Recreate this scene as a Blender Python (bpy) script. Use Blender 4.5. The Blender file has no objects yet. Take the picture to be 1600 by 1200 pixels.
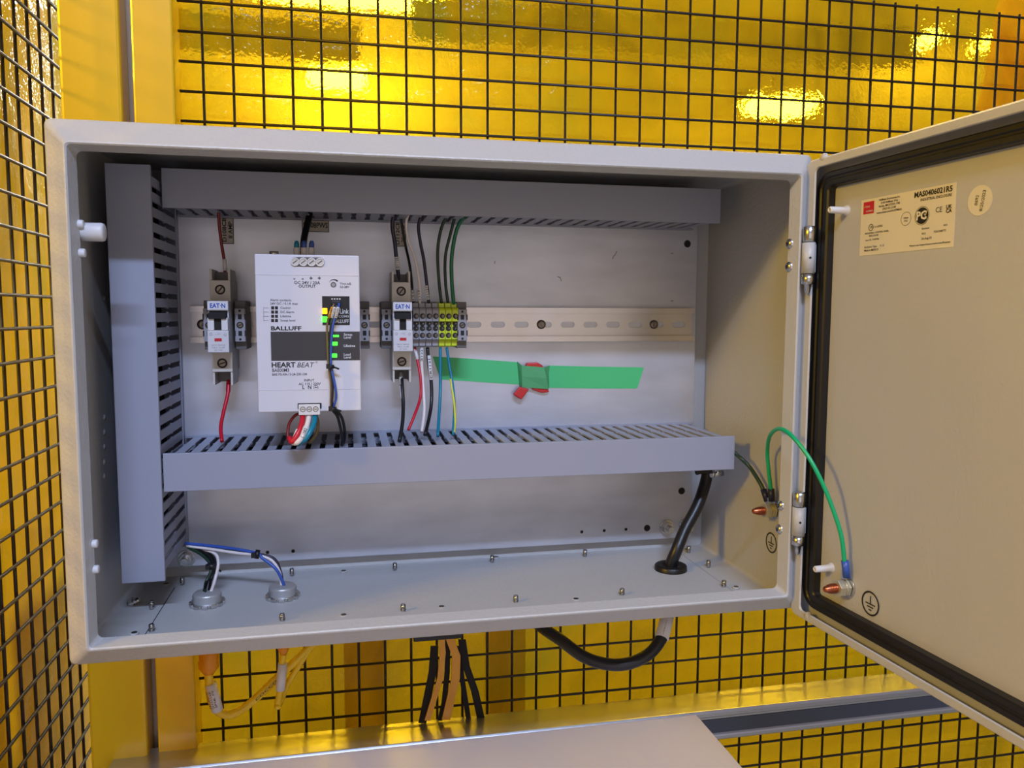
import bpy, bmesh, math, random
from mathutils import Vector, Matrix
random.seed(7)
PI = math.pi
# ------------------------------------------------------------------ camera
CX, CY, CZ = 0.2072761, -0.6116830, 0.2639709
YAW, PITCH, ROLL, F = -0.2050971, -0.0892366, -0.0033030, 1235.85278
MR = Matrix.Rotation(YAW, 3, 'Z') @ Matrix.Rotation(PITCH, 3, 'X') @ Matrix.Rotation(ROLL, 3, 'Y')
CAMP = Vector((CX, CY, CZ))
scene = bpy.context.scene
col = scene.collection
cd = bpy.data.cameras.new('camera'); cam = bpy.data.objects.new('camera', cd); col.objects.link(cam)
cd.sensor_width = 36; cd.lens = 36 * F / 1600; cd.clip_start = 0.01; cd.clip_end = 60
rx, fw, up = MR @ Vector((1, 0, 0)), MR @ Vector((0, 1, 0)), MR @ Vector((0, 0, 1))
m3 = Matrix((rx, up, -fw)).transposed()
cam.matrix_world = Matrix.Translation(CAMP) @ m3.to_4x4()
scene.camera = cam

def at(x, y, ax, v):
    "the point of the plane  axis = v  seen at pixel x, y"
    d = MR @ Vector(((x - 800) / F, 1, -(y - 600) / F))
    return CAMP + d * ((v - CAMP[ax]) / d[ax])
def atY(x, y, Y): return at(x, y, 1, Y)
# ------------------------------------------------------------------ world, light, exposure
w = bpy.data.worlds.new('world'); scene.world = w; w.use_nodes = True
bg = w.node_tree.nodes['Background']; bg.inputs[0].default_value = (1.0, 0.82, 0.80, 1); bg.inputs[1].default_value = 0.25
def area(name, loc, target, size, sizey, power, color):
    l = bpy.data.lights.new(name, 'AREA'); l.shape = 'RECTANGLE'; l.size = size; l.size_y = sizey; l.energy = power; l.color = color
    o = bpy.data.objects.new(name, l); col.objects.link(o); o.location = loc
    o.rotation_euler = (Vector(target) - Vector(loc)).to_track_quat('-Z', 'Y').to_euler(); return o
area('ceiling_tube_light', (0.22, -2.5, 2.42), (.3, .2, .15), 1.3, .10, 96, (.53, .67, 1.0))
area('low_fill_light', (.3, -2.3, -1.1), (.3, .2, .3), 2.6, 1.2, 8, (1.0, .84, .82))  # added fill from low in front, imitating light bounced off the floor
area('front_fill_light', (.1, -3.4, .1), (.3, .2, .25), 3.2, 1.8, 11, (1.0, .90, .88))  # added broad fill behind the camera, no fixture; lifts the shaded plate
area('side_lamp', (-2.0, -1.0, 1.25), (.5, .0, .2), .3, .3, 132, (1.0, .95, .80))
area('ceiling_tube_light', (2.2, 2.8, 2.6), (1.4, .3, .0), 1.4, .5, 105, (1.0, .95, .85))
area('ceiling_tube_light', (-1.2, 2.6, 2.4), (0, .3, -.2), 1.4, .5, 40, (1.0, .95, .85))
vs = scene.view_settings; vs.view_transform = 'Standard'; vs.look = 'None'; vs.exposure = 0.0; vs.gamma = 1.0; vs.use_curve_mapping = False

# ------------------------------------------------------------------ materials
def lin(c):
    return tuple((v / 255 / 12.92 if v / 255 <= .04045 else ((v / 255 + .055) / 1.055) ** 2.4) for v in c)
def mat(name, rgb, rough=.5, metal=0., spec=.5, bump=0., bscale=400, emit=0., coat=0., var=0., vscale=8, ramp=None, stretch=None, trans=0.):
    m = bpy.data.materials.new(name); m.use_nodes = True; nt = m.node_tree; b = nt.nodes['Principled BSDF']
    c = lin(rgb)
    b.inputs['Base Color'].default_value = (*c, 1); b.inputs['Roughness'].default_value = rough
    b.inputs['Metallic'].default_value = metal; b.inputs['Specular IOR Level'].default_value = spec
    b.inputs['Coat Weight'].default_value = coat
    if trans: b.inputs['Transmission Weight'].default_value = trans
    if emit:
        b.inputs['Emission Color'].default_value = (*c, 1); b.inputs['Emission Strength'].default_value = emit
    tc = nt.nodes.new('ShaderNodeTexCoord'); src = tc.outputs['Object']
    if stretch:
        mp = nt.nodes.new('ShaderNodeMapping'); mp.inputs['Scale'].default_value = stretch
        nt.links.new(src, mp.inputs[0]); src = mp.outputs[0]
    if var:
        n = nt.nodes.new('ShaderNodeTexNoise'); n.inputs['Scale'].default_value = vscale; n.inputs['Detail'].default_value = 5
        nt.links.new(src, n.inputs['Vector'])
        r = nt.nodes.new('ShaderNodeValToRGB'); r.color_ramp.elements[0].position = .3; r.color_ramp.elements[1].position = .7
        c2 = lin(ramp) if ramp else tuple(v * (1 - var) for v in c)
        r.color_ramp.elements[0].color = (*c2, 1); r.color_ramp.elements[1].color = (*c, 1)
        nt.links.new(n.outputs['Fac'], r.inputs[0]); nt.links.new(r.outputs[0], b.inputs['Base Color'])
    if bump:
        n = nt.nodes.new('ShaderNodeTexNoise'); n.inputs['Scale'].default_value = bscale; n.inputs['Detail'].default_value = 2
        nt.links.new(src, n.inputs['Vector'])
        bp = nt.nodes.new('ShaderNodeBump'); bp.inputs['Strength'].default_value = bump; bp.inputs['Distance'].default_value = .0006
        nt.links.new(n.outputs['Fac'], bp.inputs['Height']); nt.links.new(bp.outputs[0], b.inputs['Normal'])
    return m
M = {}
M['paint'] = mat('light_grey_powder_coat', (186, 186, 186), .38, bump=.6, bscale=330)
M['duct'] = mat('grey_plastic_duct', (148, 152, 170), .5)
M['galv'] = mat('galvanised_steel', (208, 211, 222), .40, metal=.6, bump=.12, bscale=60, var=.16, vscale=14, stretch=(1, 1, 3))
M['zinc'] = mat('zinc_plated_steel', (214, 214, 222), .26, metal=.8, var=.25, vscale=9, ramp=(206, 196, 186), stretch=(1, 1, .4))
M['steel'] = mat('bright_steel', (205, 205, 205), .24, metal=1)
M['dsteel'] = mat('dull_screw_steel', (120, 112, 105), .35, metal=.9)
M['alu'] = mat('anodised_aluminium', (200, 202, 208), .3, metal=.9, bump=.1, bscale=120, stretch=(.1, 1, 1))
M['copper'] = mat('copper', (190, 105, 70), .3, metal=1)
M['brass'] = mat('nickel_nut', (210, 205, 180), .35, metal=.7)
M['black'] = mat('black_plastic', (18, 18, 21), .45)
M['blackw'] = mat('black_insulation', (14, 14, 18), .35)
M['rubber'] = mat('black_rubber', (20, 18, 18), .42, bump=.15, bscale=900)
M['void'] = mat('dark_recess', (26, 24, 26), .8)
M['white'] = mat('white_plastic', (214, 214, 218), .4)
M['cream'] = mat('off_white_breaker_plastic', (196, 192, 186), .45)
M['brk'] = mat('light_breaker_front', (205, 205, 212), .4)
M['psu'] = mat('white_power_supply_plastic', (208, 208, 218), .35)
M['tgrey'] = mat('grey_terminal_plastic', (150, 150, 158), .45)
M['clampd'] = mat('dark_grey_clamp_plastic', (92, 90, 92), .5)
M['yg'] = mat('yellow_green_terminal_plastic', (196, 214, 40), .4)
M['hole'] = mat('terminal_hole_black', (8, 8, 8), .6)
M['ink'] = mat('black_print', (22, 20, 22), .6)
M['wprint'] = mat('white_print', (210, 210, 214), .6)
M['blue'] = mat('blue_print', (20, 70, 170), .5)
M['redp'] = mat('red_print', (190, 20, 40), .5)
M['redw'] = mat('red_insulation', (196, 22, 46), .35)
M['dredw'] = mat('darkened_red_insulation', (120, 20, 24), .4)  # red darkened to put the upper wire's shade into its colour
M['whitew'] = mat('white_insulation', (226, 216, 214), .35)
M['bluew'] = mat('blue_insulation', (50, 84, 168), .35)
M['navyw'] = mat('navy_insulation', (28, 26, 52), .4)
M['tealw'] = mat('teal_insulation', (0, 120, 150), .35)
M['greenw'] = mat('green_insulation', (8, 105, 72), .35)
M['dgreenw'] = mat('dark_green_insulation', (26, 52, 36), .4)
M['bgreenw'] = mat('bright_green_insulation', (0, 168, 108), .3)
M['yelloww'] = mat('yellow_stripe_insulation', (216, 214, 50), .35)
M['amberw'] = mat('amber_insulation', (225, 160, 40), .35)
M['brownw'] = mat('olive_insulation', (110, 95, 60), .4)
M['tube'] = mat('white_marker_sleeve', (222, 220, 222), .4)
M['screen'] = mat('dark_grey_display', (52, 52, 58), .3)
M['ledg'] = mat('green_led', (40, 255, 30), .4, emit=6)
M['ledo'] = mat('orange_led', (255, 150, 0), .4, emit=7)
M['tape'] = mat('green_masking_tape', (76, 196, 122), .55, bump=.3, bscale=300)
M['tapev'] = mat('crinkled_green_tape', (84, 168, 108), .6, bump=.5, bscale=200)
M['redr'] = mat('red_vinyl', (205, 42, 44), .4)
M['labelm'] = mat('cream_sticker', (222, 214, 190), .35)
M['labelp'] = mat('grey_paper_label', (176, 168, 158), .6)
M['fence'] = mat('yellow_fence_paint', (222, 180, 24), .3, coat=.3, bump=.08, bscale=60)
M['wire'] = mat('black_mesh_coating', (32, 26, 24), .38)
M['gap'] = mat('grey_steel_strip', (150, 132, 110), .35, metal=.4)
M['desk'] = mat('warm_grey_cover_plate', (184, 184, 202), .3, bump=.05, bscale=80)
M['slotd'] = mat('dark_blue_grey_slot_cover', (62, 66, 76), .45)
M['ycab'] = mat('yellow_sensor_cable', (240, 200, 28), .35)
M['orange'] = mat('orange_connector', (228, 146, 12), .4)
M['brownc'] = mat('brown_column_paint', (150, 96, 40), .5, var=.25, vscale=5, stretch=(.2, .2, 5))
M['robot'] = mat('orange_machine_paint', (225, 90, 30), .4)
M['wall'] = mat('hall_wall', (205, 196, 176), .8, var=.2, vscale=1.2)
M['floor'] = mat('concrete_floor', (120, 118, 112), .6, var=.3, vscale=2)
M['lamp'] = mat('lamp_diffuser', (255, 250, 235), .5, emit=70)
M['screenmesh'] = mat('grey_housing', (120, 120, 124), .5)
def sheet_material(name, patches, clear=False):
    m = bpy.data.materials.new(name); m.use_nodes = True; nt = m.node_tree; N = nt.nodes; L = nt.links
    N.remove(N['Principled BSDF']); out = N['Material Output']
    tc = N.new('ShaderNodeTexCoord')
    n = N.new('ShaderNodeTexNoise'); n.inputs['Scale'].default_value = patches; n.inputs['Detail'].default_value = 3; n.inputs['Distortion'].default_value = 1.2
    L.new(tc.outputs['Object'], n.inputs['Vector'])
    r = N.new('ShaderNodeValToRGB'); cr = r.color_ramp
    cr.elements[0].position = .25; cr.elements[0].color = (*lin((150, 122, 14)), 1)
    cr.elements[1].position = .75; cr.elements[1].color = (*lin((168, 158, 26)), 1)
    e = cr.elements.new(.5); e.color = (*lin((216, 170, 14)), 1)
    L.new(n.outputs['Fac'], r.inputs[0])
    nb = N.new('ShaderNodeTexNoise'); nb.inputs['Scale'].default_value = 14; nb.inputs['Detail'].default_value = 4; nb.inputs['Distortion'].default_value = .8
    L.new(tc.outputs['Object'], nb.inputs['Vector'])
    bp = N.new('ShaderNodeBump'); bp.inputs['Strength'].default_value = .45; bp.inputs['Distance'].default_value = .01
    L.new(nb.outputs['Fac'], bp.inputs['Height'])
    nf = N.new('ShaderNodeTexNoise'); nf.inputs['Scale'].default_value = 260; nf.inputs['Detail'].default_value = 1
    L.new(tc.outputs['Object'], nf.inputs['Vector'])
    bp2 = N.new('ShaderNodeBump'); bp2.inputs['Strength'].default_value = .8; bp2.inputs['Distance'].default_value = .0008
    L.new(nf.outputs['Fac'], bp2.inputs['Height']); L.new(bp.outputs[0], bp2.inputs['Normal'])
    d = N.new('ShaderNodeBsdfDiffuse'); t = N.new('ShaderNodeBsdfTranslucent'); g = N.new('ShaderNodeBsdfGlossy'); f = N.new('ShaderNodeBsdfRefraction')
    for s in (d, t): L.new(r.outputs[0], s.inputs['Color'])
    f.inputs['Color'].default_value = (*lin((250, 205, 30)), 1); f.inputs['IOR'].default_value = 1.06; f.inputs['Roughness'].default_value = .13
    g.inputs['Roughness'].default_value = .1; g.inputs['Color'].default_value = (1, 1, 1, 1)
    for s in (g, f): L.new(bp2.outputs[0], s.inputs['Normal'])
    m1 = N.new('ShaderNodeMixShader'); m1.inputs[0].default_value = .4; L.new(d.outputs[0], m1.inputs[1]); L.new(t.outputs[0], m1.inputs[2])
    m2 = N.new('ShaderNodeMixShader'); m2.inputs[0].default_value = .45; L.new(m1.outputs[0], m2.inputs[1]); L.new(f.outputs[0], m2.inputs[2])
    if clear:
        tr = N.new('ShaderNodeBsdfTransparent'); tr.inputs[0].default_value = (*lin((240, 196, 40)), 1); L.new(tr.outputs[0], m2.inputs[2]); m2.inputs[0].default_value = .35
    fr = N.new('ShaderNodeFresnel'); fr.inputs['IOR'].default_value = 1.18; L.new(bp.outputs[0], fr.inputs['Normal'])
    m3_ = N.new('ShaderNodeMixShader'); L.new(fr.outputs[0], m3_.inputs[0]); L.new(m2.outputs[0], m3_.inputs[1]); L.new(g.outputs[0], m3_.inputs[2])
    L.new(m3_.outputs[0], out.inputs['Surface'])
    return m
M['sheet'] = sheet_material('amber_film', 5.0); M['sheetc'] = sheet_material('clear_amber_film', 4.0, True)

# ------------------------------------------------------------------ mesh builder
XA, YA, ZA = Vector((1, 0, 0)), Vector((0, 1, 0)), Vector((0, 0, 1))
origin = {}
_fonts = {}
def glyphs(s, bold=0., align='LEFT'):
    k = (s, bold, align)
    if k in _fonts: return _fonts[k]
    c = bpy.data.curves.new('t', 'FONT'); c.body = s; c.size = 1; c.align_x = align; c.resolution_u = 2; c.offset = bold
    o = bpy.data.objects.new('t', c); col.objects.link(o)
    dg = bpy.context.evaluated_depsgraph_get(); me = o.evaluated_get(dg).to_mesh()
    v = [tuple(p.co[:2]) for p in me.vertices]; f = [tuple(p.vertices) for p in me.polygons]
    o.evaluated_get(dg).to_mesh_clear(); bpy.data.objects.remove(o); bpy.data.curves.remove(c)
    _fonts[k] = (v, f); return v, f
class MB:
    def __init__(s): s.v = []; s.f = []; s.m = []; s.sm = []; s.mats = []
    def mi(s, m):
        m = M[m] if isinstance(m, str) else m
        if m not in s.mats: s.mats.append(m)
        return s.mats.index(m)
    def add(s, vs, fs, m, smooth=False):
        b = len(s.v); s.v += [Vector(p) for p in vs]; i = s.mi(m)
        for f in fs: s.f.append([b + k for k in f]); s.m.append(i); s.sm.append(smooth)
        return s
    def hexa(s, c8, m):
        return s.add(c8, [(0, 3, 2, 1), (4, 5, 6, 7), (0, 1, 5, 4), (1, 2, 6, 5), (2, 3, 7, 6), (3, 0, 4, 7)], m)
    def box(s, a, b, m, fr=None):
        "box between corners a, b in frame fr=(o,ux,uy,uz)"
        (x0, y0, z0), (x1, y1, z1) = a, b
        c = [(x0, y0, z0), (x1, y0, z0), (x1, y1, z0), (x0, y1, z0), (x0, y0, z1), (x1, y0, z1), (x1, y1, z1), (x0, y1, z1)]
        if fr: o, ux, uy, uz = fr; c = [o + ux * p[0] + uy * p[1] + uz * p[2] for p in c]
        return s.hexa(c, m)
    def prism(s, pts, o, ux, uy, d, m, caps=True, smooth=False):
        "2D outline pts in plane o,ux,uy extruded by vector d"
        n = len(pts); a = [o + ux * p[0] + uy * p[1] for p in pts]; b = [p + d for p in a]
        fs = [(i, (i + 1) % n, n + (i + 1) % n, n + i) for i in range(n)]
        s.add(a + b, fs, m, smooth)
        if caps: s.add(a, [tuple(range(n))[::-1]], m); s.add(b, [tuple(range(n))], m)
        return s
    def cyl(s, p, q, r, m, r2=None, n=16, caps=True, smooth=True):
        p, q = Vector(p), Vector(q); d = (q - p).normalized()
        u = d.orthogonal().normalized(); v = d.cross(u); r2 = r if r2 is None else r2
        a = [p + (u * math.cos(2 * PI * i / n) + v * math.sin(2 * PI * i / n)) * r for i in range(n)]
        b = [q + (u * math.cos(2 * PI * i / n) + v * math.sin(2 * PI * i / n)) * r2 for i in range(n)]
        s.add(a + b, [(i, (i + 1) % n, n + (i + 1) % n, n + i) for i in range(n)], m, smooth)
        if caps: s.add(a, [tuple(range(n))[::-1]], m); s.add(b, [tuple(range(n))], m)
        return s
    def lathe(s, p, d, prof, m, n=20, smooth=True):
        "prof: list of (distance along d, radius)"
        p = Vector(p); d = Vector(d).normalized(); u = d.orthogonal().normalized(); v = d.cross(u); vs = []; fs = []
        for h, r in prof:
            vs += [p + d * h + (u * math.cos(2 * PI * i / n) + v * math.sin(2 * PI * i / n)) * max(r, 1e-5) for i in range(n)]
        for k in range(len(prof) - 1):
            fs += [(k * n + i, k * n + (i + 1) % n, (k + 1) * n + (i + 1) % n, (k + 1) * n + i) for i in range(n)]
        return s.add(vs, fs, m, smooth)
    def tube(s, path, r, m, n=10, smooth_path=True, rs=None):
        P = [Vector(p) for p in path]
        if smooth_path and len(P) > 2:
            Q = []; E = [P[0] * 2 - P[1]] + P + [P[-1] * 2 - P[-2]]
            for i in range(1, len(E) - 2):
                for k in range(6):
                    t = k / 6; a, b, c, e = E[i - 1], E[i], E[i + 1], E[i + 2]
                    Q.append(.5 * ((2 * b) + (c - a) * t + (2 * a - 5 * b + 4 * c - e) * t * t + (3 * b - a - 3 * c + e) * t ** 3))
            Q.append(P[-1]); P = Q
        vs = []; fs = []; u = None
        for i, p in enumerate(P):
            d = (P[min(i + 1, len(P) - 1)] - P[max(i - 1, 0)]).normalized()
            if u is None: u = d.orthogonal().normalized()
            else: u = (u - d * u.dot(d)).normalized()
            v = d.cross(u)
            vs += [p + (u * math.cos(2 * PI * k / n) + v * math.sin(2 * PI * k / n)) * r for k in range(n)]
        for i in range(len(P) - 1):
            fs += [(i * n + k, i * n + (k + 1) % n, (i + 1) * n + (k + 1) % n, (i + 1) * n + k) for k in range(n)]
        s.add(vs, fs, m, True)
        s.add(vs[:n], [tuple(range(n))[::-1]], m); s.add(vs[-n:], [tuple(range(n))], m)
        return s
    def text(s, t, o, ux, uy, size, m, bold=0., align='CENTER', width=None, lift=None):
        v, f = glyphs(t, bold, align)
        if not v: return s
        sx = sy = size
        if width:
            wv = max(p[0] for p in v) - min(p[0] for p in v); sx = width / wv
        n = ux.cross(uy) * (.00012 if lift is None else lift)
        return s.add([o + ux * (p[0] * sx) + uy * (p[1] * sy) + n for p in v], f, m)
    def build(s, name, parent=None, bevel=0., bseg=2, mats=None):
        me = bpy.data.meshes.new(name)
        po = origin[parent.name] if parent else Vector((0, 0, 0))
        lo = Vector([min(p[i] for p in s.v) for i in range(3)]); hi = Vector([max(p[i] for p in s.v) for i in range(3)])
        org = Vector(((lo.x + hi.x) / 2, (lo.y + hi.y) / 2, lo.z))
        me.from_pydata([tuple(p - org) for p in s.v], [], s.f)
        for mm in s.mats: me.materials.append(mm)
        me.polygons.foreach_set('material_index', s.m); me.polygons.foreach_set('use_smooth', s.sm)
        bm = bmesh.new(); bm.from_mesh(me)
        if s.fixn: bmesh.ops.remove_doubles(bm, verts=bm.verts, dist=1e-6); bmesh.ops.recalc_face_normals(bm, faces=bm.faces)
        bm.to_mesh(me); bm.free()
        o = bpy.data.objects.new(name, me); col.objects.link(o)
        o.location = org - po; o.parent = parent; origin[o.name] = org
        if bevel:
            b = o.modifiers.new('bevel', 'BEVEL'); b.width = bevel; b.segments = bseg; b.limit_method = 'ANGLE'; b.angle_limit = math.radians(40)
        return o
    fixn = True
def empty(name, loc):
    o = bpy.data.objects.new(name, None); col.objects.link(o); o.location = loc; o.empty_display_size = .02; origin[o.name] = Vector(loc); return o
def tag(o, label=None, cat=None, group=None, kind=None):
    if label: o['label'] = label
    if cat: o['category'] = cat
    if group: o['group'] = group
    if kind: o['kind'] = kind
    return o
def dup(o, parent=None, off=Vector((0, 0, 0)), loc=None):
    c = o.copy(); col.objects.link(c)
    c.location = (o.location + off) if loc is None else loc
    if parent is not None: c.parent = parent
    for ch in list(o.children): dup(ch, c)
    return c
def quad(mb, pts, m): return mb.add(pts, [(0, 1, 2, 3)], m)
def disc(mb, o, ux, uy, r, m, n=20, lift=.00015, rin=None):
    nn = ux.cross(uy) * lift
    if rin is None:
        mb.add([o + nn + ux * (r * math.cos(2 * PI * i / n)) + uy * (r * math.sin(2 * PI * i / n)) for i in range(n)], [tuple(range(n))], m)
    else:
        vs = [o + nn + ux * (k * math.cos(2 * PI * i / n)) + uy * (k * math.sin(2 * PI * i / n)) for k in (rin, r) for i in range(n)]
        mb.add(vs, [(i, n + i, n + (i + 1) % n, (i + 1) % n) for i in range(n)], m)
def rect(mb, o, ux, uy, x0, y0, x1, y1, m, lift=.0001):
    n = ux.cross(uy) * lift
    mb.add([o + n + ux * x + uy * y for x, y in ((x0, y0), (x1, y0), (x1, y1), (x0, y1))], [(0, 1, 2, 3)], m)

# ================================================================== setting
HZ = -1.15
b = MB(); b.box((-6, -5, HZ - .05), (7, 5, HZ), 'floor'); tag(b.build('floor'), kind='structure')
b = MB(); b.box((-6, 5, HZ), (7, 5.1, 4.2), 'wall'); tag(b.build('wall_back'), kind='structure')
b = MB(); b.box((-6.1, -5, HZ), (-6, 5, 4.2), 'wall'); tag(b.build('wall_left'), kind='structure')

# ================================================================== enclosure
W, H, DP = .6, .4, .21
D0 = .0155
enc = empty('electrical_enclosure', (.3, .21, 0))
tag(enc, 'open light grey steel electrical enclosure with its hinged door swung right', 'enclosure')
def rrect(x0, z0, x1, z1, y, r, n=4):
    P = []
    for cx, cz, a0 in ((x1 - r, z0 + r, -90), (x1 - r, z1 - r, 0), (x0 + r, z1 - r, 90), (x0 + r, z0 + r, 180)):
        for k in range(n + 1):
            a = math.radians(a0 + 90 * k / n); P.append(Vector((cx + r * math.cos(a), y, cz + r * math.sin(a))))
    return P
prof = [(0, .21, .004, 0), (0, D0, .005, 0), (.0012, D0 - .0018, .005, 0), (.0160, .0004, .003, 1), (.0172, 0, .003, 1), (.0182, .0008, .003, 1), (.0207, .0135, .004, 1),
        (.0200, .0145, .004, 1), (.0190, .0140, .004, 1), (.0168, .0020, .003, 1), (.0015, D0 + .0016, .004, 0), (.0015, .2085, .004, 0)]
body = MB(); rings = []
for ins, y, r, k in prof:
    ti = ins + (.0016 if k else 0); bi = ins - (.0004 if k else 0)
    rings.append(rrect(ins, bi, W - ins, H - ti, y, r))
n = len(rings[0]); vs_ = [p for R_ in rings for p in R_]; fs_ = []
for k in range(len(rings) - 1):
    fs_ += [(k * n + i, k * n + (i + 1) % n, (k + 1) * n + (i + 1) % n, (k + 1) * n + i) for i in range(n)]
fs_.append(tuple(range(n))); fs_.append(tuple((len(rings) - 1) * n + i for i in range(n)))
body.add(vs_, fs_, 'paint')
ob = body.build('enclosure_body', enc)
# mounting plate
PF = .197
pl = MB(); px0, px1, pz0, pz1 = .0195, .5805, .0146, .3850
pl.box((px0, PF, pz0), (px1, PF + .002, pz1), 'galv'); pl.box((px0, PF + .002, pz0), (px1, PF + .010, pz0 + .0015), 'galv'); pl.box((px0, PF + .002, pz1 - .0015), (px1, PF + .010, pz1), 'galv')
plate = pl.build('mounting_plate', enc, bevel=.0004)
tag(plate, 'galvanised steel mounting plate')
def plate_hole(x, y, r, m='void'):
    p = atY(x, y, PF); h = MB(); disc(h, p, XA, ZA, r * 1.12, 'dsteel', rin=r, lift=.0001); disc(h, p, XA, ZA, r, m, lift=.0002); h.build('plate_hole', plate)
for x, y, r in ((1074, 381, .0036), (1065, 767, .0036), (1011, 825, .0034), (944, 829, .0016), (978, 827, .0016), (909, 831, .0016), (418, 863, .0016), (458, 861, .0017)): plate_hole(x, y, r)
def hexnut(mb, p, d, r, h, m):
    p = Vector(p); d = Vector(d).normalized(); u = d.orthogonal().normalized(); v = d.cross(u)
    mb.prism([(r * math.cos(PI / 3 * i), r * math.sin(PI / 3 * i)) for i in range(6)], p, u, v, d * h, m)
for x, y in ((1044, 825), (290, 874), (1074, 822)):
    p = atY(x, y, PF - .004); p.y = PF
    h = MB(); h.cyl(p, p - YA * .0015, .0085, 'steel', n=20); hexnut(h, p - YA * .0015, -YA, .0066, .006, 'steel'); h.cyl(p - YA * .0075, p - YA * .014, .0036, 'steel'); h.build('mounting_nut', enc, bevel=.0003)
# scuffs on plate
sc = MB()
for x, y, l, a in ((962, 396, .006, 1.1), (958, 402, .004, 1.2), (876, 436, .005, -1.2), (873, 433, .003, -.4), (773, 410, .003, 1.4), (1050, 396, .003, 0), (1050, 470, .003, 0)):
    p = atY(x, y, PF); u = XA * math.cos(a) + ZA * math.sin(a); v = -XA * math.sin(a) + ZA * math.cos(a)
    rect(sc, p, u, v, -l / 2, -.0004, l / 2, .0004, 'dsteel', .0001)
sc.build('scuff_mark', plate)
# gland plate on the bottom
FZ = .0015
g = [at(x, y, 2, FZ) for x, y in ((237, 980), (272, 921), (1066, 867), (1130, 916))]
gp = MB(); z1 = FZ + .0012
x0, x1, y1, y0 = (g[0].x + g[1].x) / 2, (g[2].x + g[3].x) / 2, (g[1].y + g[2].y) / 2, .026
gp.box((x0, y0, FZ + .00001), (x1, y1, z1), 'paint')
glp = gp.build('gland_plate', enc, bevel=.0003)
gr = MB()
for a, c in (((x0 - .0012, y0, FZ), (x0 - .0001, y1 + .001, FZ + .0004)), ((x1 + .0001, y0, FZ), (x1 + .0012, y1 + .001, FZ + .0004)), ((x0 - .0012, y1 + .0001, FZ), (x1 + .0012, y1 + .0012, FZ + .0004))): gr.box(a, c, 'void')
gr.build('gland_plate_groove', enc)  # thin dark strips drawn in for the groove around the gland plate
for x, y in ((237, 987), (441, 970), (630, 955), (806, 941), (972, 930), (1131, 917), (285, 912), (237, 950), (456, 898), (617, 889), (769, 877), (914, 868), (1107, 885), (1076, 862)):
    p = at(x, y, 2, z1); t = MB(); t.cyl(p - ZA * .001, p + ZA * .0065, .0019, 'steel', n=12)
    for k in range(4): t.cyl(p + ZA * (.0012 + k * .0014), p + ZA * (.0017 + k * .0014), .0023, 'dsteel', n=12)
    t.build('threaded_stud', enc)
for x, y in ((210, 991), (537, 963), (537, 894), (775, 872), (900, 938), (1150, 919), (1073, 860), (690, 950), (260, 914)):
    p = at(x, y, 2, FZ); t = MB(); t.cyl(p, p + ZA * .0016, .0036, 'paint', n=16); t.cyl(p + ZA * .0016, p + ZA * .0018, .0024, 'dsteel', n=14); t.build('plug_dimple', enc)
# left lip pins
def pin(x0_, x1_, y, d, Y, nm='white_latch_pin'):
    a = atY(x0_, y, Y); c = atY(x1_, y - .5, Y); t = MB(); r = d / 2
    t.lathe(a, XA, [(0, 0), (0, r), ((c - a).length - r * .3, r), ((c - a).length - r * .1, r * .93), ((c - a).length, r * .75), ((c - a).length, 0)], 'white'); t.build(nm, enc)
pin(118, 164, 362, .0135, .020, 'striker_pin'); pin(114, 131, 350, .0062, .013, 'rubber_bumper'); pin(116, 134, 395, .0062, .013, 'rubber_bumper')
pin(138, 153, 850, .0062, .013, 'rubber_bumper'); pin(140, 155, 890, .0062, .013, 'rubber_bumper')
# knockout dimples on the left wall
for y in (652, 675, 698, 722, 744, 465):
    p = at(163, y, 0, .0015); t = MB(); t.lathe(p, XA, [(0, .0028), (.0006, .002), (.001, 0)], 'paint', n=12); t.build('wall_dimple', enc)
# bottom left stud
p = at(200, 945, 2, FZ); t = MB(); t.cyl(p, p + Vector((.010, 0, .004)), .0028, 'steel'); t.cyl(p + Vector((.002, 0, .0012)), p + Vector((.005, 0, .0026)), .005, 'steel', n=6, smooth=False); t.build('side_stud', enc)
# right wall: ground stud, screws, earth symbol
RW = W - .0015
def earth_symbol(o, ux, uy, r, parent, name='earth_symbol'):
    t = MB(); disc(t, o, ux, uy, r, 'ink', rin=r * .86, n=32); L_ = .0002
    rect(t, o, ux, uy, -r * .05, -r * .02, r * .05, r * .62, 'ink', L_)
    rect(t, o, ux, uy, -r * .55, -r * .1, r * .55, 0, 'ink', L_); rect(t, o, ux, uy, -r * .36, -r * .34, r * .36, -r * .24, 'ink', L_); rect(t, o, ux, uy, -r * .17, -r * .58, r * .17, -r * .48, 'ink', L_)
    t.build(name, parent)
def ground_stud(p, d, parent, nlug):
    "copper stud with nuts; d points out of the wall"
    d = Vector(d).normalized(); gs = MB()
    gs.cyl(p, p + d * .0015, .0085, 'steel', n=24); hexnut(gs, p + d * .0018, d, .0070, .0022, 'brass'); hexnut(gs, p + d * .0066, d, .0072, .0055, 'brass')
    gs.cyl(p + d * .0042, p + d * .0064, .0066, 'brass', n=20)
    o = gs.build('ground_nut', parent, bevel=.0003)
    c = MB(); c.lathe(p + d * .004, d, [(0, .0036), (.0155, .0036), (.017, .0028), (.0185, .0026), (.0195, .0018), (.0195, 0)], 'copper', n=16)
    for k in range(6): c.lathe(p + d * (.010 + k * .0014), d, [(0, .0036), (.0003, .0041), (.0007, .0036)], 'copper', n=16)
    c.build('copper_stud', parent)
gst = at(1212, 797, 0, RW); ground_stud(gst, (-1, 0, 0), enc, 2)
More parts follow.
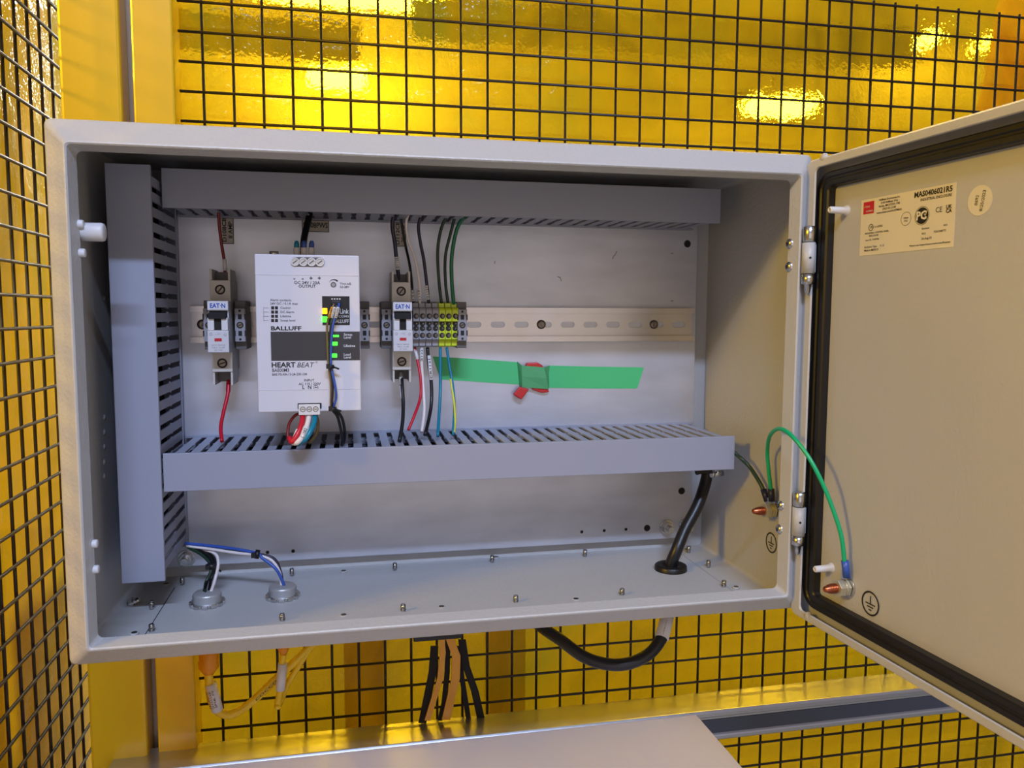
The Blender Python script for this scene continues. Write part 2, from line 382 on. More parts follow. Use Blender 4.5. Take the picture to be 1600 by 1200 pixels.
for x, y in ((1233, 381), (1232, 417), (1219, 790), (1217, 827)):
    p = at(x, y, 0, .5795); p.x = .5805; t = MB(); t.lathe(p, -XA, [(0, .0047), (.0012, .0045), (.0026, .003), (.003, .0022), (.0022, .0007), (.0022, 0)], 'steel', n=20)
    for a in (0, PI / 2):
        u = YA * math.cos(a + .6) + ZA * math.sin(a + .6); v = -YA * math.sin(a + .6) + ZA * math.cos(a + .6)
        rect(t, p - XA * .0029, u, v, -.0022, -.0004, .0022, .0004, 'hole', 0)
    t.build('hinge_screw', enc)
earth_symbol(at(1205, 848, 0, RW - .0003), -YA, ZA, .0098, enc)
# hinges (knuckles in the gap)
for ya, yb in ((353, 462), (768, 868)):
    A = at(1263 if ya < 500 else 1248.5, ya, 1, -.004); B_ = at(1263 if ya < 500 else 1246.5, yb, 1, -.004)
    d = Vector((0, 0, -1)); Lh = A.z - B_.z; A = Vector(((A.x + B_.x) / 2, -.004, A.z))
    hg = MB(); r = .0052
    hg.lathe(A, d, [(0, 0), (0, r * .7), (.001, r), (Lh * .22, r), (Lh * .23, r * .8)], 'steel', n=18)
    hg.lathe(A + d * Lh * .24, d, [(0, r * .8), (0, r * 1.05), (Lh * .44, r * 1.05), (Lh * .44, r * .8)], 'paint', n=18)
    hg.lathe(A + d * Lh * .69, d, [(0, r * .8), (0, r), (Lh * .14, r), (Lh * .15, r * .6), (Lh * .26, r * .45), (Lh * .31, 0)], 'steel', n=18)
    hg.box((A.x - .0005, -.004, A.z - Lh * .66), (A.x + .007, .004, A.z - Lh * .26), 'paint')
    q = A + d * Lh * .46 + Vector((-.3, -1, 0)).normalized() * r * 1.02
    hg.cyl(q, q + Vector((-.3, -1, 0)).normalized() * .0004, .0010, 'hole', n=10)
    hg.build('hinge', enc)
# ------------------------------------------------------------------ door
TH = math.radians(86.04); DH = Vector((.5908, .002, 0))
DU = Vector((math.cos(TH), -math.sin(TH), 0)); DN = Vector((-math.sin(TH), -math.cos(TH), 0))   # DU away from the hinge, DN out of the door's inner side
DZ0, DZ1, DU0, DU1 = -.0012, .3930, -.0065, .585
def dpt(u, z, n): return DH + DU * u + ZA * z + DN * n
def dpx(x, y, n=-.012):
    d = MR @ Vector(((x - 800) / F, 1, -(y - 600) / F)); h = DH + DN * n
    p = CAMP + d * ((h - CAMP).dot(DN) / d.dot(DN)); return p
def drect(u0, z0, u1, z1, n, r, k=4):
    return [dpt(p.x, p.z, n) for p in rrect(u0, z0, u1, z1, 0, r, k)]
door = MB(); PN = -.012
rings = []
for ins, nn, r in ((.0, -.0185, .006), (.0, -.002, .006), (.0016, 0, .005), (.0072, 0, .004), (.0078, -.0012, .004), (.0070, -.0012, .004), (.0022, -.0022, .004), (.0022, PN, .004)):
    hs = ins * (1.7 if .003 < ins else 1)
    rings.append(drect(DU0 + hs, DZ0 + ins, DU1 - ins, DZ1 - ins, nn, r))
n = len(rings[0]); fs_ = []
for k in range(len(rings) - 1): fs_ += [(k * n + i, k * n + (i + 1) % n, (k + 1) * n + (i + 1) % n, (k + 1) * n + i) for i in range(n)]
fs_.append(tuple(range(n))); fs_.append(tuple((len(rings) - 1) * n + i for i in range(n)))
door.add([p for R_ in rings for p in R_], fs_, 'paint')
dr = door.build('door', enc); tag(dr, 'open hinged steel door, inner side showing')
gk = MB()
rings = []
for i_, nn in ((0, PN), (.0004, -.0062), (.0015, -.0052), (.0045, -.0052), (.0055, -.0062), (.0070, -.0062), (.0080, -.0050), (.0115, -.0050), (.0126, -.0062), (.0130, PN)):
    s_ = i_ * 1.3
    rings.append(drect(.0045 - .0035 + s_, .0100 + i_, DU1 - .010 - i_, .3815 - i_, nn, max(.016 - i_, .002), 6))
n = len(rings[0]); fs_ = []
for k in range(len(rings) - 1): fs_ += [(k * n + i, k * n + (i + 1) % n, (k + 1) * n + (i + 1) % n, (k + 1) * n + i) for i in range(n)]
gk.add([p for R_ in rings for p in R_], fs_, 'rubber')
tag(gk.build('door_gasket', dr), 'black rubber gasket')
for x, y in ((1296, 328), (1272, 890)):
    p = dpx(x + 27, y + (1 if y < 500 else -3)); t = MB()
    t.lathe(p, DN, [(0, .0044), (.001, .0042), (.002, .0030), (.0155, .0027), (.0165, .0022), (.0165, .0012), (.014, .0012), (.014, 0)], 'white', n=16); t.build('white_door_standoff', dr)
for x, y in ((1290, 246), (1264, 962)):
    p = dpx(x, y, -.003); t = MB(); t.lathe(p, DN, [(0, .0035), (.002, .0033), (.0032, .0026), (.0034, 0)], 'paint', n=14); t.build('door_bump', dr)
gsd = dpx(1326, 917); ground_stud(gsd, DN, dr, 1)
earth_symbol(dpx(1360, 943, PN + .0003), DU, ZA, .0098, dr)
# rating label
tl, tr, br_, bl = [dpx(x, y) for x, y in ((1342, 312), (1489, 279), (1490, 376), (1343, 400))]
lo = dpx(1342.5, 400, PN); LW, LH = (tr - tl).length, ((tl.z - bl.z) + (tr.z - br_.z)) / 2
lb = MB(); LO = bl + DN * .0002
lb.box((0, 0, 0), (LW, LH, .0002), 'labelm', (bl, DU, ZA, DN))
def lt(fx, fy, s, size, bold=0., al='LEFT', m='ink', width=None, lf=.0002):
    lb.text(s, LO + DU * (LW * fx) + ZA * (LH * fy), DU, ZA, size, m, bold, al, width=width, lift=lf)
def lr(fx0, fy0, fx1, fy1, m, lf=.0002): rect(lb, LO, DU, ZA, LW * fx0, LH * fy0, LW * fx1, LH * fy1, m, lf)
sz = LH
lr(.03, .74, .155, .955, 'redp')
lt(.042, .85, 'nVent', sz * .06, al='LEFT', m='labelm', lf=.0004); lt(.065, .77, 'HOFFMAN', sz * .045, m='labelm', bold=.01, width=LW * .08, lf=.0004)
for k, s in enumerate(('Hoffman Enclosures Inc.', '2100 Hoffman Way', 'Anoka, MN 55303-1745', '(763) 421-2240', 'www.nvent.com/HOFFMAN')):
    lt(.33, .93 - k * .055, s, sz * .052, al='CENTER', bold=.012)
lt(.97, .875, 'MAS0406021R5', sz * .125, .028, 'RIGHT', width=LW * .37)
lt(.965, .80, 'INDUSTRIAL ENCLOSURE', sz * .062, .015, 'RIGHT', width=LW * .30)
o = LO + DU * LW * .13 + ZA * LH * .49; disc(lb, o, DU, ZA, sz * .062, 'ink', rin=sz * .05, lift=.0002); lt(.118, .475, 'UL', sz * .06, .02); lt(.17, .475, 'UL LISTED', sz * .045, .015)
lt(.06, .375, 'INDUSTRIAL CONTROL PANEL', sz * .043, .012); lt(.11, .325, 'ENCLOSURE', sz * .043, .012); lt(.07, .255, 'Issue No.  PC87740', sz * .042, .01)
lt(.06, .13, 'Enclosure Type      4, 12', sz * .05, .01); lt(.06, .07, 'Made in MEXICO', sz * .05, .015)
o = LO + DU * LW * .52 + ZA * LH * .55; disc(lb, o, DU, ZA, sz * .115, 'ink', rin=sz * .109, lift=.0002, n=28); lt(.52, .55, 'nVent', sz * .045, .015, 'CENTER'); lt(.52, .50, 'IP66', sz * .045, .0, 'CENTER')
o = LO + DU * LW * .685 + ZA * LH * .56; disc(lb, o, DU, ZA, sz * .135, 'ink', lift=.0002, n=28); lt(.652, .50, 'P', sz * .19, .04, 'CENTER', 'labelm', lf=.0005); lt(.705, .50, 'C', sz * .19, .04, 'CENTER', 'labelm', lf=.0005); lt(.722, .525, 'T', sz * .08, .04, 'CENTER', 'labelm', lf=.0006)
disc(lb, o, DU, ZA, sz * .155, 'ink', rin=sz * .148, lift=.0002, n=28)
lt(.815, .575, 'CE', sz * .12, .0, 'LEFT'); lt(.915, .61, 'UK', sz * .085, .03, 'LEFT'); lt(.915, .545, 'CA', sz * .085, .03, 'LEFT')
lt(.69, .33, 'Revision', sz * .048, .01); lt(.90, .34, 'N/A', sz * .048, .01); lt(.69, .245, 'WO', sz * .048, .01); lt(.81, .255, '7D01048773', sz * .048, .01); lt(.69, .165, '26-Aug-23', sz * .052, .01)
lt(.57, .07, 'Patent see https://www.nvent.com/Patents', sz * .042, .015, width=LW * .40)
tag(lb.build('rating_label', dr), 'cream printed rating label with a red logo')
o = dpx(1531, 313, PN + .0002); t = MB(); r_ = .0096
t.prism([(r_ * math.cos(2 * PI * i / 32), r_ * 1.02 * math.sin(2 * PI * i / 32)) for i in range(32)], o - DN * .0002, DU, ZA, DN * .0002, 'labelm')
a = math.radians(80); u = DU * math.cos(a) + ZA * math.sin(a); v = -DU * math.sin(a) + ZA * math.cos(a)
t.text('0692', o + v * .0012, u, v, .0034, 'ink', lift=.0003); t.text('8/25/2023', o - v * .0036, u, v, .0034, 'ink', lift=.0003)
tag(t.build('inspection_sticker', dr), 'round date sticker')

# ================================================================== wire ducts
DY0 = .094
def finger_outline(wd, d0, d1):
    "outline (across, depth): a finger with little stop teeth half way"
    m_ = (d0 + d1) / 2; h = wd / 2; t = .0011
    return [(-h, d0), (h, d0), (h, m_ - .003), (h + t, m_ - .001), (h + t, m_ + .001), (h, m_ + .003), (h, d1), (-h, d1), (-h, m_ + .003), (-h - t, m_ + .001), (-h - t, m_ - .001), (-h, m_ - .003)]
def duct(name, label, axis, a0, a1, c0, c1, y0, side, pitch, skip=None):
    """axis: 'x' or 'z' run from a0 to a1; c0..c1 across; side: which wall carries the fingers in view"""
    root = empty(name, ((a0 + a1) / 2, PF, min(c0, c1)) if axis == 'x' else ((c0 + c1) / 2, PF, a0)); tag(root, label, 'cable duct')
    def P(a, c, y): return Vector((a, y, c)) if axis == 'x' else Vector((c, y, a))
    def bx(mb, A0, C0, Y0, A1, C1, Y1, m='duct'):
        a_, b_ = P(A0, C0, Y0), P(A1, C1, Y1)
        mb.box((min(a_.x, b_.x), min(a_.y, b_.y), min(a_.z, b_.z)), (max(a_.x, b_.x), max(a_.y, b_.y), max(a_.z, b_.z)), m)
    cap = MB(); t = .0016
    bx(cap, a0, c0, y0, a1, c1, y0 + t); bx(cap, a0, c0, y0 + t, a1, c0 + t, y0 + .004); bx(cap, a0, c1 - t, y0 + t, a1, c1, y0 + .004)
    cap.fixn = False
    cap.build('duct_cover', root, bevel=.0005)
    base = MB(); bx(base, a0, c0, PF - .0022, a1, c1, PF - .0003)
    bx(base, a0, c0, PF - .008, a1, c0 + t, PF - .002); bx(base, a0, c1 - t, PF - .008, a1, c1, PF - .002)
    ins = .0008
    for cc, s_ in ((c0 + ins, 1), (c1 - ins, -1)):
        bx(base, a0, min(cc, cc + s_ * t), y0 + .0042, a1, max(cc, cc + s_ * t), y0 + .0075)
    base.build('duct_base', root)
    # fingers
    nf = int((a1 - a0) / pitch); wd = pitch - .0049
    ya, yb = y0 + .0074, PF - .0075
    for sd in (0, 1):
        cc = (c0 + ins) if sd == 0 else (c1 - ins - t)
        cdir = (P(0, 1, 0) - P(0, 0, 0)) * t; adir = P(1, 0, 0) - P(0, 0, 0)
        off = (a1 - a0 - nf * pitch) / 2
        if sd == side:
            f0 = None
            for k in range(nf):
                a_ = a0 + off + (k + .5) * pitch
                if f0 is None:
                    mb = MB(); mb.prism(finger_outline(wd, ya, yb), P(a_, cc, 0), adir, YA, cdir, 'duct'); f0 = mb.build('duct_finger', root)
                else: dup(f0, root, adir * (k * pitch))
        else:
            mb = MB()
            for k in range(nf): mb.prism(finger_outline(wd, ya, yb), P(a0 + off + (k + .5) * pitch, cc, 0), adir, YA, cdir, 'duct')
            mb.build('finger_row', root)['kind'] = 'stuff'
    return root
duct('cable_duct', 'tall vertical grey slotted wiring duct along the left side', 'z', .0352, .3835, .0176, .0518, DY0 - .002, 1, .0125)
duct('cable_duct', 'upper horizontal grey slotted wiring duct in shadow under the roof', 'x', .0530, .5715, .3535, .3870, .126, 0, .0130)
mid = duct('cable_duct', 'lower horizontal grey slotted wiring duct beneath the power supply', 'x', .0530, .5772, .1120, .1448, DY0, 1, .0125)

bn = MB()
cols_ = ['blackw', 'blackw', 'navyw', 'blackw', 'tealw', 'blackw', 'dredw', 'blackw', 'blackw', 'navyw', 'blackw', 'blackw']
for k_ in range(12):
    y_ = .104 + k_ * .0072; z_ = .130 + .002 * math.sin(k_ * 2.1)
    bn.tube([(.060 + .1 * i_, y_ + .0012 * math.sin(i_ * 1.7 + k_), z_ + .0012 * math.cos(i_ * 2.3 + k_)) for i_ in range(6)] + [(.572, y_, z_)], .0035, cols_[k_], n=6)
tag(bn.build('wire_bundle'), 'bundle of mostly black wires lying inside the lower wiring duct', 'wires', kind='stuff')
bn = MB()
for k_ in range(12):
    y_ = .104 + k_ * .0072; bn.tube([(.034 + .0012 * math.sin(i_ * 2 + k_), y_, .05 + .055 * i_) for i_ in range(7)], .0035, cols_[k_], n=6)
tag(bn.build('wire_bundle'), 'bundle of mostly black wires inside the tall left wiring duct', 'wires', kind='stuff')
# ================================================================== DIN rail
RZ, RY = .2522, .1895
rail = empty('mounting_rail', (.32, PF, .2347)); tag(rail, 'zinc plated slotted mounting rail across the back plate', 'rail')
rm = MB(); xa, xb = .0610, .5755; zb = .2347
prof_r = [(.0, 0), (.0, .0012), (.0012, .0012 + .0006), (.0012, .0035), (.0072, .0035), (.0072, .0315), (.0012, .0315), (.0012, .0332), (.0, .0338), (.0, .035), (.0, .0349)]
# hat section from boxes: two lips, two webs, and a back made of strips between the slots
for z0_, z1_ in ((zb, zb + .0045), (zb + .0305, zb + .035)): rm.box((xa, RY, z0_), (xb, RY + .001, z1_), 'zinc')
for z0_ in (zb + .0045, zb + .0295): rm.box((xa, RY, z0_), (xb, PF, z0_ + .001), 'zinc')
zc = zb + .0175
rm.box((xa, PF - .0012, zb + .0055), (xb, PF - .0002, zc - .0030), 'zinc'); rm.box((xa, PF - .0012, zc + .0030), (xb, PF - .0002, zb + .0295), 'zinc')
sl = []
xs = xb - .0155
while xs > xa + .01: sl.append(xs); xs -= .0250 * (1 if True else 0)
prev = xb
for s_ in sl:
    rm.box((s_ + .0075, PF - .0012, zc - .0030), (prev, PF - .0002, zc + .0030), 'zinc'); prev = s_ - .0075
    for sg in (1, -1):
        pts = [(.003, .003), (.003, -.003)] + [(.003 - .003 * math.cos(PI * k / 8), -.003 * math.cos(PI * k / 8) if False else 0) for k in range(0)]
        pts = [(0, .003)] + [(-.003 * math.sin(PI * k / 8) , .003 * math.cos(PI * k / 8)) for k in range(1, 8)] + [(0, -.003), (.0001, -.003), (.0001, .003)]
        # corner fillers that round the slot ends
        for q in (1, -1):
            arc = [(.003 * (1 - math.sin(PI / 2 * k / 6)) * 0 + .003 * math.sin(PI / 2 * k / 6), .003 * math.cos(PI / 2 * k / 6)) for k in range(7)]
            poly = [(.003, .003)] + arc[::-1]
            rm.prism([(sg * (s_x + .0045), q * z_) for s_x, z_ in poly], Vector((s_, PF - .0012, zc)), XA, ZA, YA * .001, 'zinc')
rm.box((xa, PF - .0012, zc - .0030), (prev, PF - .0002, zc + .0030), 'zinc')
rm.build('rail_profile', rail)
for x, y in ((846, 507), (1022, 507), (210 / 4.6 + 270, 507)):
    p = atY(x, y, PF - .002); t = MB(); t.lathe(p + YA * .001, -YA, [(0, .0049), (.0016, .0046), (.0028, .0034), (.0022, .0014), (.0022, 0)], 'dsteel', n=20); t.build('rail_screw', rail)

# ================================================================== rail-mounted devices
def zpx(x, y, Y): return atY(x, y, Y).z
ZL = lambda v, Y: zpx(629, v, Y)
def screw(mb, p, r, m='hole', ring='dsteel', a=.5):
    "a round well with a slotted screw head, facing -Y"
    disc(mb, p, XA, ZA, r, m, lift=.0001, n=20)
    disc(mb, p, XA, ZA, r * .66, ring, lift=.0002, n=16)
    u = XA * math.cos(a) + ZA * math.sin(a); v = -XA * math.sin(a) + ZA * math.cos(a)
    rect(mb, p, u, v, -r * .62, -r * .12, r * .62, r * .12, 'hole', .0003)
def breaker(xc, label):
    Yf = .128; Yt = .146; hw = .0088
    zt, zbm = ZL(424, Yt), ZL(598, Yt)
    z1_, z2_ = ZL(472, Yf), ZL(550, Yf)        # middle block
    root = empty('circuit_breaker', (xc, RY, zbm)); tag(root, label, 'circuit breaker', 'circuit breakers on the rail')
    bd = MB()
    zs1, zs2 = ZL(441, Yt), ZL(578, Yt)
    # body without the wire slots at both ends
    bd.box((xc - hw, Yt, zs2), (xc + hw, RY + .002, zs1), 'cream')
    for s_ in (-1, 1):
        for a_, b_ in ((zs1, zt), (zbm, zs2)):
            xo, xi = xc + s_ * hw, xc + s_ * (hw - .0020)
            bd.box((min(xo, xi), Yt + .001, a_), (max(xo, xi), RY - .006, b_), 'cream')
    bd.box((xc - hw + .002, Yt + .018, zs1 - .001), (xc + hw - .002, RY - .006, zt - .002), 'clampd')
    bd.box((xc - hw + .002, Yt + .018, zbm + .002), (xc + hw - .002, RY - .006, zs2 + .001), 'clampd')
    bd.build('breaker_body', root, bevel=.0004)
    md = MB()
    md.box((xc - hw, Yf + .004, z2_), (xc + hw, Yt + .001, z1_), 'brk')
    ze0, ze1 = ZL(486, Yf), ZL(472, Yf)
    md.box((xc - hw, Yf + .001, ze0), (xc + hw, Yf + .005, ze1), 'brk')
    mdo = md.build('front_block', root, bevel=.0004)
    e = MB(); pe = Vector((xc, Yf + .0008, (ze0 + ze1) / 2)); rect(e, pe, XA, ZA, -hw + .0006, -.0034, hw - .0006, .0034, 'white', 0)
    e.text('EAT\u00b7N', pe - ZA * .0019, XA, ZA, .0056, 'blue', .03, width=.0130, lift=.0002)
    e.build('brand_plate', mdo)
    # toggle recess + toggle
    zr0, zr1 = ZL(516, Yf), ZL(487, Yf)
    rc = MB(); rc.box((xc - hw + .0012, Yf + .0030, zr0 + .009), (xc + hw - .0012, Yf + .0045, zr1), 'void'); rc.build('toggle_recess', root)
    tg = MB(); zt0, zt1 = ZL(516, Yf), ZL(497, Yf)
    for s_ in (-1, 1):
        x_a, x_b = xc + s_ * hw * .97, xc + s_ * .0030
        tg.box((min(x_a, x_b), Yf - .002, zt0), (max(x_a, x_b), Yf + .004, zt1), 'white')
    tg.box((xc - .0032, Yf - .0005, zt0 + .001), (xc + .0032, Yf + .003, zt1 - .001), 'void')
    tg.box((xc - .0075, Yf - .004, zt1 - .001), (xc + .0075, Yf + .003, zt1 + .0045), 'void')
    tg.build('toggle', root, bevel=.0005)
    fp = MB(); zf0, zf1 = ZL(549, Yf - .002), ZL(516, Yf - .002)
    fp.box((xc - hw - .0002, Yf - .0015, zf0), (xc + hw + .0002, Yf + .004, zf1), 'brk'); fpo = fp.build('front_panel', root, bevel=.0006)
    pr = MB(); c = Vector((xc, Yf - .0015, (zf0 + zf1) / 2 + .0015)); rect(pr, c, XA, ZA, -.0030, -.0013, .0030, .0013, 'redp', .0003)
    for dx, dz, s_ in ((-.006, .005, .0012), (.006, .0045, .0012)): disc(pr, c + XA * dx + ZA * dz, XA, ZA, s_, 'tgrey', rin=s_ * .75, lift=.0003)
    for k, tx in enumerate(('240 V~  50/60 Hz', 'FAZ-C   UL 489', 'CE  10 kA')): pr.text(tx, c - ZA * (.0052 + k * .0022), XA, ZA, .0016, 'tgrey', lift=.0003)
    pr.text('I ON', c + ZA * .0045, XA, ZA, .0018, 'tgrey', lift=.0003)
    pr.build('front_print', fpo)
    for v in (455, 565):
        s = MB(); p_ = Vector((xc, Yt, ZL(v, Yt))); screw(s, p_, .0045, a=.9 if v < 500 else .3); s.build('terminal_screw', root)
    return root
XB1 = atY(341, 520, .128).x; XB2 = atY(629.5, 520, .128).x
breaker(XB1, 'left circuit breaker with white front, standing left of the power supply')
breaker(XB2, 'right circuit breaker with white front, beside the terminal blocks')
def clamp(xc, label, w=.0092):
    Yf = .150; zt, zbm, z1_, z2_ = [zpx(605, v, Yf) for v in (471, 545, 483, 533)]
    root = empty('end_clamp', (xc, RY, zbm)); tag(root, label, 'end clamp', 'end clamps on the rail'); h = w / 2
    bd = MB(); bd.box((xc - h * 1.05, Yf + .006, zbm), (xc + h * 1.05, RY + .002, zt), 'clampd'); bd.build('clamp_body', root, bevel=.0005)
    f = MB(); f.box((xc - h, Yf, z2_), (xc + h, Yf + .007, z1_), 'tgrey'); f.build('clamp_front', root, bevel=.0005)
    c = MB(); zc_ = (z1_ + z2_) / 2; H_ = (z1_ - z2_) / 2; o_ = Vector((xc, Yf, zc_))
    for s_ in (-1, 1):
        rect(c, o_, XA, ZA, -.0016, s_ * H_ * .5 - .0023, .0016, s_ * H_ * .5 + .0023, 'hole', .0002)
        rect(c, o_, XA, ZA, -.0010, s_ * H_ * .86 - .0010, .0010, s_ * H_ * .86 + .0010, 'hole', .0002)
        for q in (-1, 1): rect(c, o_, XA, ZA, q * h * .98 - .0006, s_ * H_ * .5 - .0026, q * h * .98 + .0006, s_ * H_ * .5 + .0026, 'hole', .0002)
    c.build('clamp_recess', root)
    s = MB(); screw(s, o_ - YA * .0001, .0031, a=.4); s.build('clamp_screw', root)
    return root
XC = lambda x: atY(x, 508, .150).x
clamp(XC(375), 'grey end clamp just right of the left circuit breaker')
clamp(XC(326), 'grey end clamp mostly hidden at the left side of the left breaker')
clamp(XC(569.5), 'grey end clamp against the right side of the power supply')
clamp(XC(604), 'grey end clamp against the left side of the right breaker')
clamp(XC(722.5), 'grey end clamp at the right end of the terminal blocks')
def terminal(x0_, x1_, col_, label, k):
    Yf = .150; root = empty('terminal_block', ((x0_ + x1_) / 2, RY, .235)); g_ = 'grey feed-through terminal blocks' if col_ == 'tgrey' else 'yellow green ground terminal blocks'
    tag(root, label, 'terminal block', g_); w_ = (x1_ - x0_) - .0003; Z = lambda v, Y=Yf: zpx(685, v, Y)
    o_ = Vector((x0_, 0, 0))
    pf = [(.174, Z(471)), (.160, Z(474)), (.158, Z(480)), (.151, Z(482)), (.150, Z(485)), (.150, Z(502)), (.1535, Z(503)), (.1535, Z(529, .1535)), (.150 + .001, Z(530)), (.156, Z(534)), (.158, Z(540)), (.166, Z(543)), (.178, Z(541)), (RY + .001, Z(535)), (RY + .001, Z(480))]
    bd = MB(); bd.prism(pf, o_, YA, ZA, XA * w_, col_); bd.build('terminal_body', root, bevel=.0003)
    c = MB(); xc = x0_ + w_ / 2
    for v, Y_, r in ((494, .150, .0021), (524, .1535, .0021)):
        p_ = Vector((xc, Y_, Z(v, Y_))); disc(c, p_, XA, ZA, r * 1.25, 'hole', lift=.0002, n=16); disc(c, p_ + XA * .0006, XA, ZA, r * .7, 'dsteel', lift=.0003, n=12); rect(c, p_, XA, ZA, -r, -r * .1, r, r * .1, 'hole', .0004)
    for v in (505.5, 513):
        p_ = Vector((xc, .1535, Z(v, .1535))); rect(c, p_, XA, ZA, -.0024, -.0016, .0024, .0018, 'hole', .0002); disc(c, p_ - ZA * .0002, XA, ZA, .0026, 'hole', lift=.0003, n=14); disc(c, p_ + XA * .0008, XA, ZA, .0008, 'dsteel', lift=.0004, n=8)
    c.build('terminal_screws', root)
    for v, Y_ in ((477, .158), (537, .157)):
        p_ = Vector((xc, Y_, Z(v, Y_))); m_ = MB(); m_.box((x0_ + .0003, Y_ - .0008, p_.z - .0020), (x0_ + w_ - .0003, Y_ + .0006, p_.z + .0020), col_); m_.build('marker_slot', root)
te = [645.5, 655.5, 666, 676, 686.5, 696.5, 706.5, 717.5]
labs = ['grey terminal block touching the right circuit breaker', 'second grey terminal block from the right breaker', 'third grey terminal block from the right breaker', 'grey terminal block touching the yellow green ones',
        'yellow green terminal block touching the grey ones', 'middle one of the three yellow green terminal blocks', 'yellow green terminal block touching the right end clamp']
for k in range(7): terminal(XC(te[k]), XC(te[k + 1]), 'tgrey' if k < 4 else 'yg', labs[k], k)

# ------------------------------------------------------------------ power supply
PY = .082
p00, p11 = atY(403, 643, PY), atY(562, 399, PY); QX0, QX1, QZ0, QZ1 = atY(400, 500, PY).x, atY(562.5, 500, PY).x, atY(483, 643, PY).z, atY(480, 398, PY).z
psu = empty('power_supply', ((QX0 + QX1) / 2, RY, QZ0)); tag(psu, 'white power supply with dark display, clipped to the rail left of centre', 'power supply')
bd = MB(); bd.box((QX0, PY, QZ0), (QX1, .100, QZ1), 'psu'); bd.build('front_cover', psu, bevel=.0008)
bd = MB(); bd.box((QX0 + .001, .100, QZ0 + .001), (QX1 - .001, RY - .001, QZ1 - .001), 'galv'); bd.build('metal_housing', psu)
def q(x, y, Y=PY): return atY(x, y, Y)
def fp_(x, y): v = q(x, y); v.y = PY; return v
t = MB(); l0 = fp_(401, 429); t.box((QX0 + .0002, PY - .0003, l0.z - .0002), (QX1 - .0002, PY + .0001, l0.z + .0003), 'psu'); l1 = fp_(401, 610); t.box((QX0 + .0002, PY - .0003, l1.z - .0002), (QX1 - .0002, PY + .0001, l1.z + .0003), 'psu'); t.build('cover_ridge', psu)
t = MB(); a, c = fp_(454, 414), fp_(507, 405)
cz = (a.z + c.z) / 2; r_ = (c.z - a.z) / 2 * 1.5
pts = [(a.x - 0 + r_ - r_ * math.sin(PI * k / 10), cz + r_ * math.cos(PI * k / 10)) for k in range(11)] + [(c.x - r_ + r_ * math.sin(PI * k / 10), cz - r_ * math.cos(PI * k / 10)) for k in range(11)]
t.prism(pts, Vector((0, PY - .0003, 0)), XA, ZA, YA * .0004, 'clampd'); t.build('output_terminal_frame', psu)
for k in range(4):
    p_ = fp_(461 + k * 13, 413 - k * -.2); p_.z = cz; t = MB(); t.lathe(p_ - YA * .0003, -YA, [(0, .0036), (.0008, .0036), (.0008, .0028), (.0002, .0027)], 'white', n=20); disc(t, p_ - YA * .0004, XA, ZA, .0027, 'cream', lift=.0002); rect(t, p_ - YA * .0004, XA * .8 + ZA * .6, ZA * .8 - XA * .6, -.0022, -.0004, .0022, .0004, 'clampd', .0004); t.build('output_terminal', psu)
pt = MB()
def T(x, y, s, size, bold=0., al='CENTER', m='ink', width=None): pt.text(s, fp_(x, y), XA, ZA, size, m, bold, al, width=width, lift=.0002)
pxm = (QX1 - QX0) / 162.5
for x, s in ((460, '-'), (473, '-'), (486, '+'), (499, '+')): T(x, 438, s, .0052, .02)
T(480, 444, 'DC 24V / 20A', .0036, .01); T(480, 449.5, 'OUTPUT', .0036, .01)
T(531, 444.5, 'Vout adj.', .0027, .005, 'LEFT'); T(531, 450, '22-28V', .0027, .005, 'LEFT')
T(422, 470.5, 'Alarm contacts', .0028, .004, 'LEFT'); T(422, 476, '24V DC / 0.1A max', .0028, .004, 'LEFT')
for k, s in enumerate(('Caution', 'DC Alarm', 'Lifetime', 'Stress level')):
    y = 482.5 + k * 6.6; T(438, y, s, .0027, .004, 'LEFT')
    for x in (426, 432): a = fp_(x, y - 1.5); rect(pt, a, XA, ZA, -.0012, -.0013, .0012, .0013, 'ink', .0002)
    a = fp_(416, y - 1.5); rect(pt, a, XA, ZA, -.002, -.0001, .002, .0001, 'ink', .0002)
a, c = fp_(411.5, 480), fp_(412, 502); rect(pt, Vector((a.x, PY, c.z)), XA, ZA, 0, 0, .0002, a.z - c.z, 'ink', .0002)
T(423, 516, 'BALLUFF', .0048, .03, 'LEFT', width=pxm * 47)
T(424, 574, 'HEART', .0060, .03, 'LEFT', width=pxm * 37); 
v, f = glyphs('BEAT', 0, 'LEFT'); wv = max(p[0] for p in v); o_ = fp_(463.5, 574); sx = pxm * 26 / wv
pt.add([o_ - YA * .0002 + XA * (p[0] * sx + p[1] * .0014) + ZA * (p[1] * .0060) for p in v], f, 'ink'); disc(pt, fp_(494.5, 566), XA, ZA, .0008, 'ink', rin=.0006, lift=.0002)
T(425, 581, 'BAE00M3', .0040, .008, 'LEFT', width=pxm * 26); T(425, 587, 'BAE PS-XA-1S-24-200-104', .0030, .006, 'LEFT', width=pxm * 54)
T(483, 596, 'INPUT', .0030, .008); T(484, 601.5, 'AC 115 / 230V', .0030, .008); T(474, 607.5, 'L', .0042, .02); T(484, 607.5, 'N', .0042, .02); disc(pt, fp_(493.5, 605.5), XA, ZA, .0021, 'ink', rin=.0018, lift=.0002); rect(pt, fp_(493.5, 605.5), XA, ZA, -.0012, -.0002, .0012, .0002, 'ink', .0002); rect(pt, fp_(493.5, 605.5), XA, ZA, -.0001, 0, .0001, .0014, 'ink', .0002)
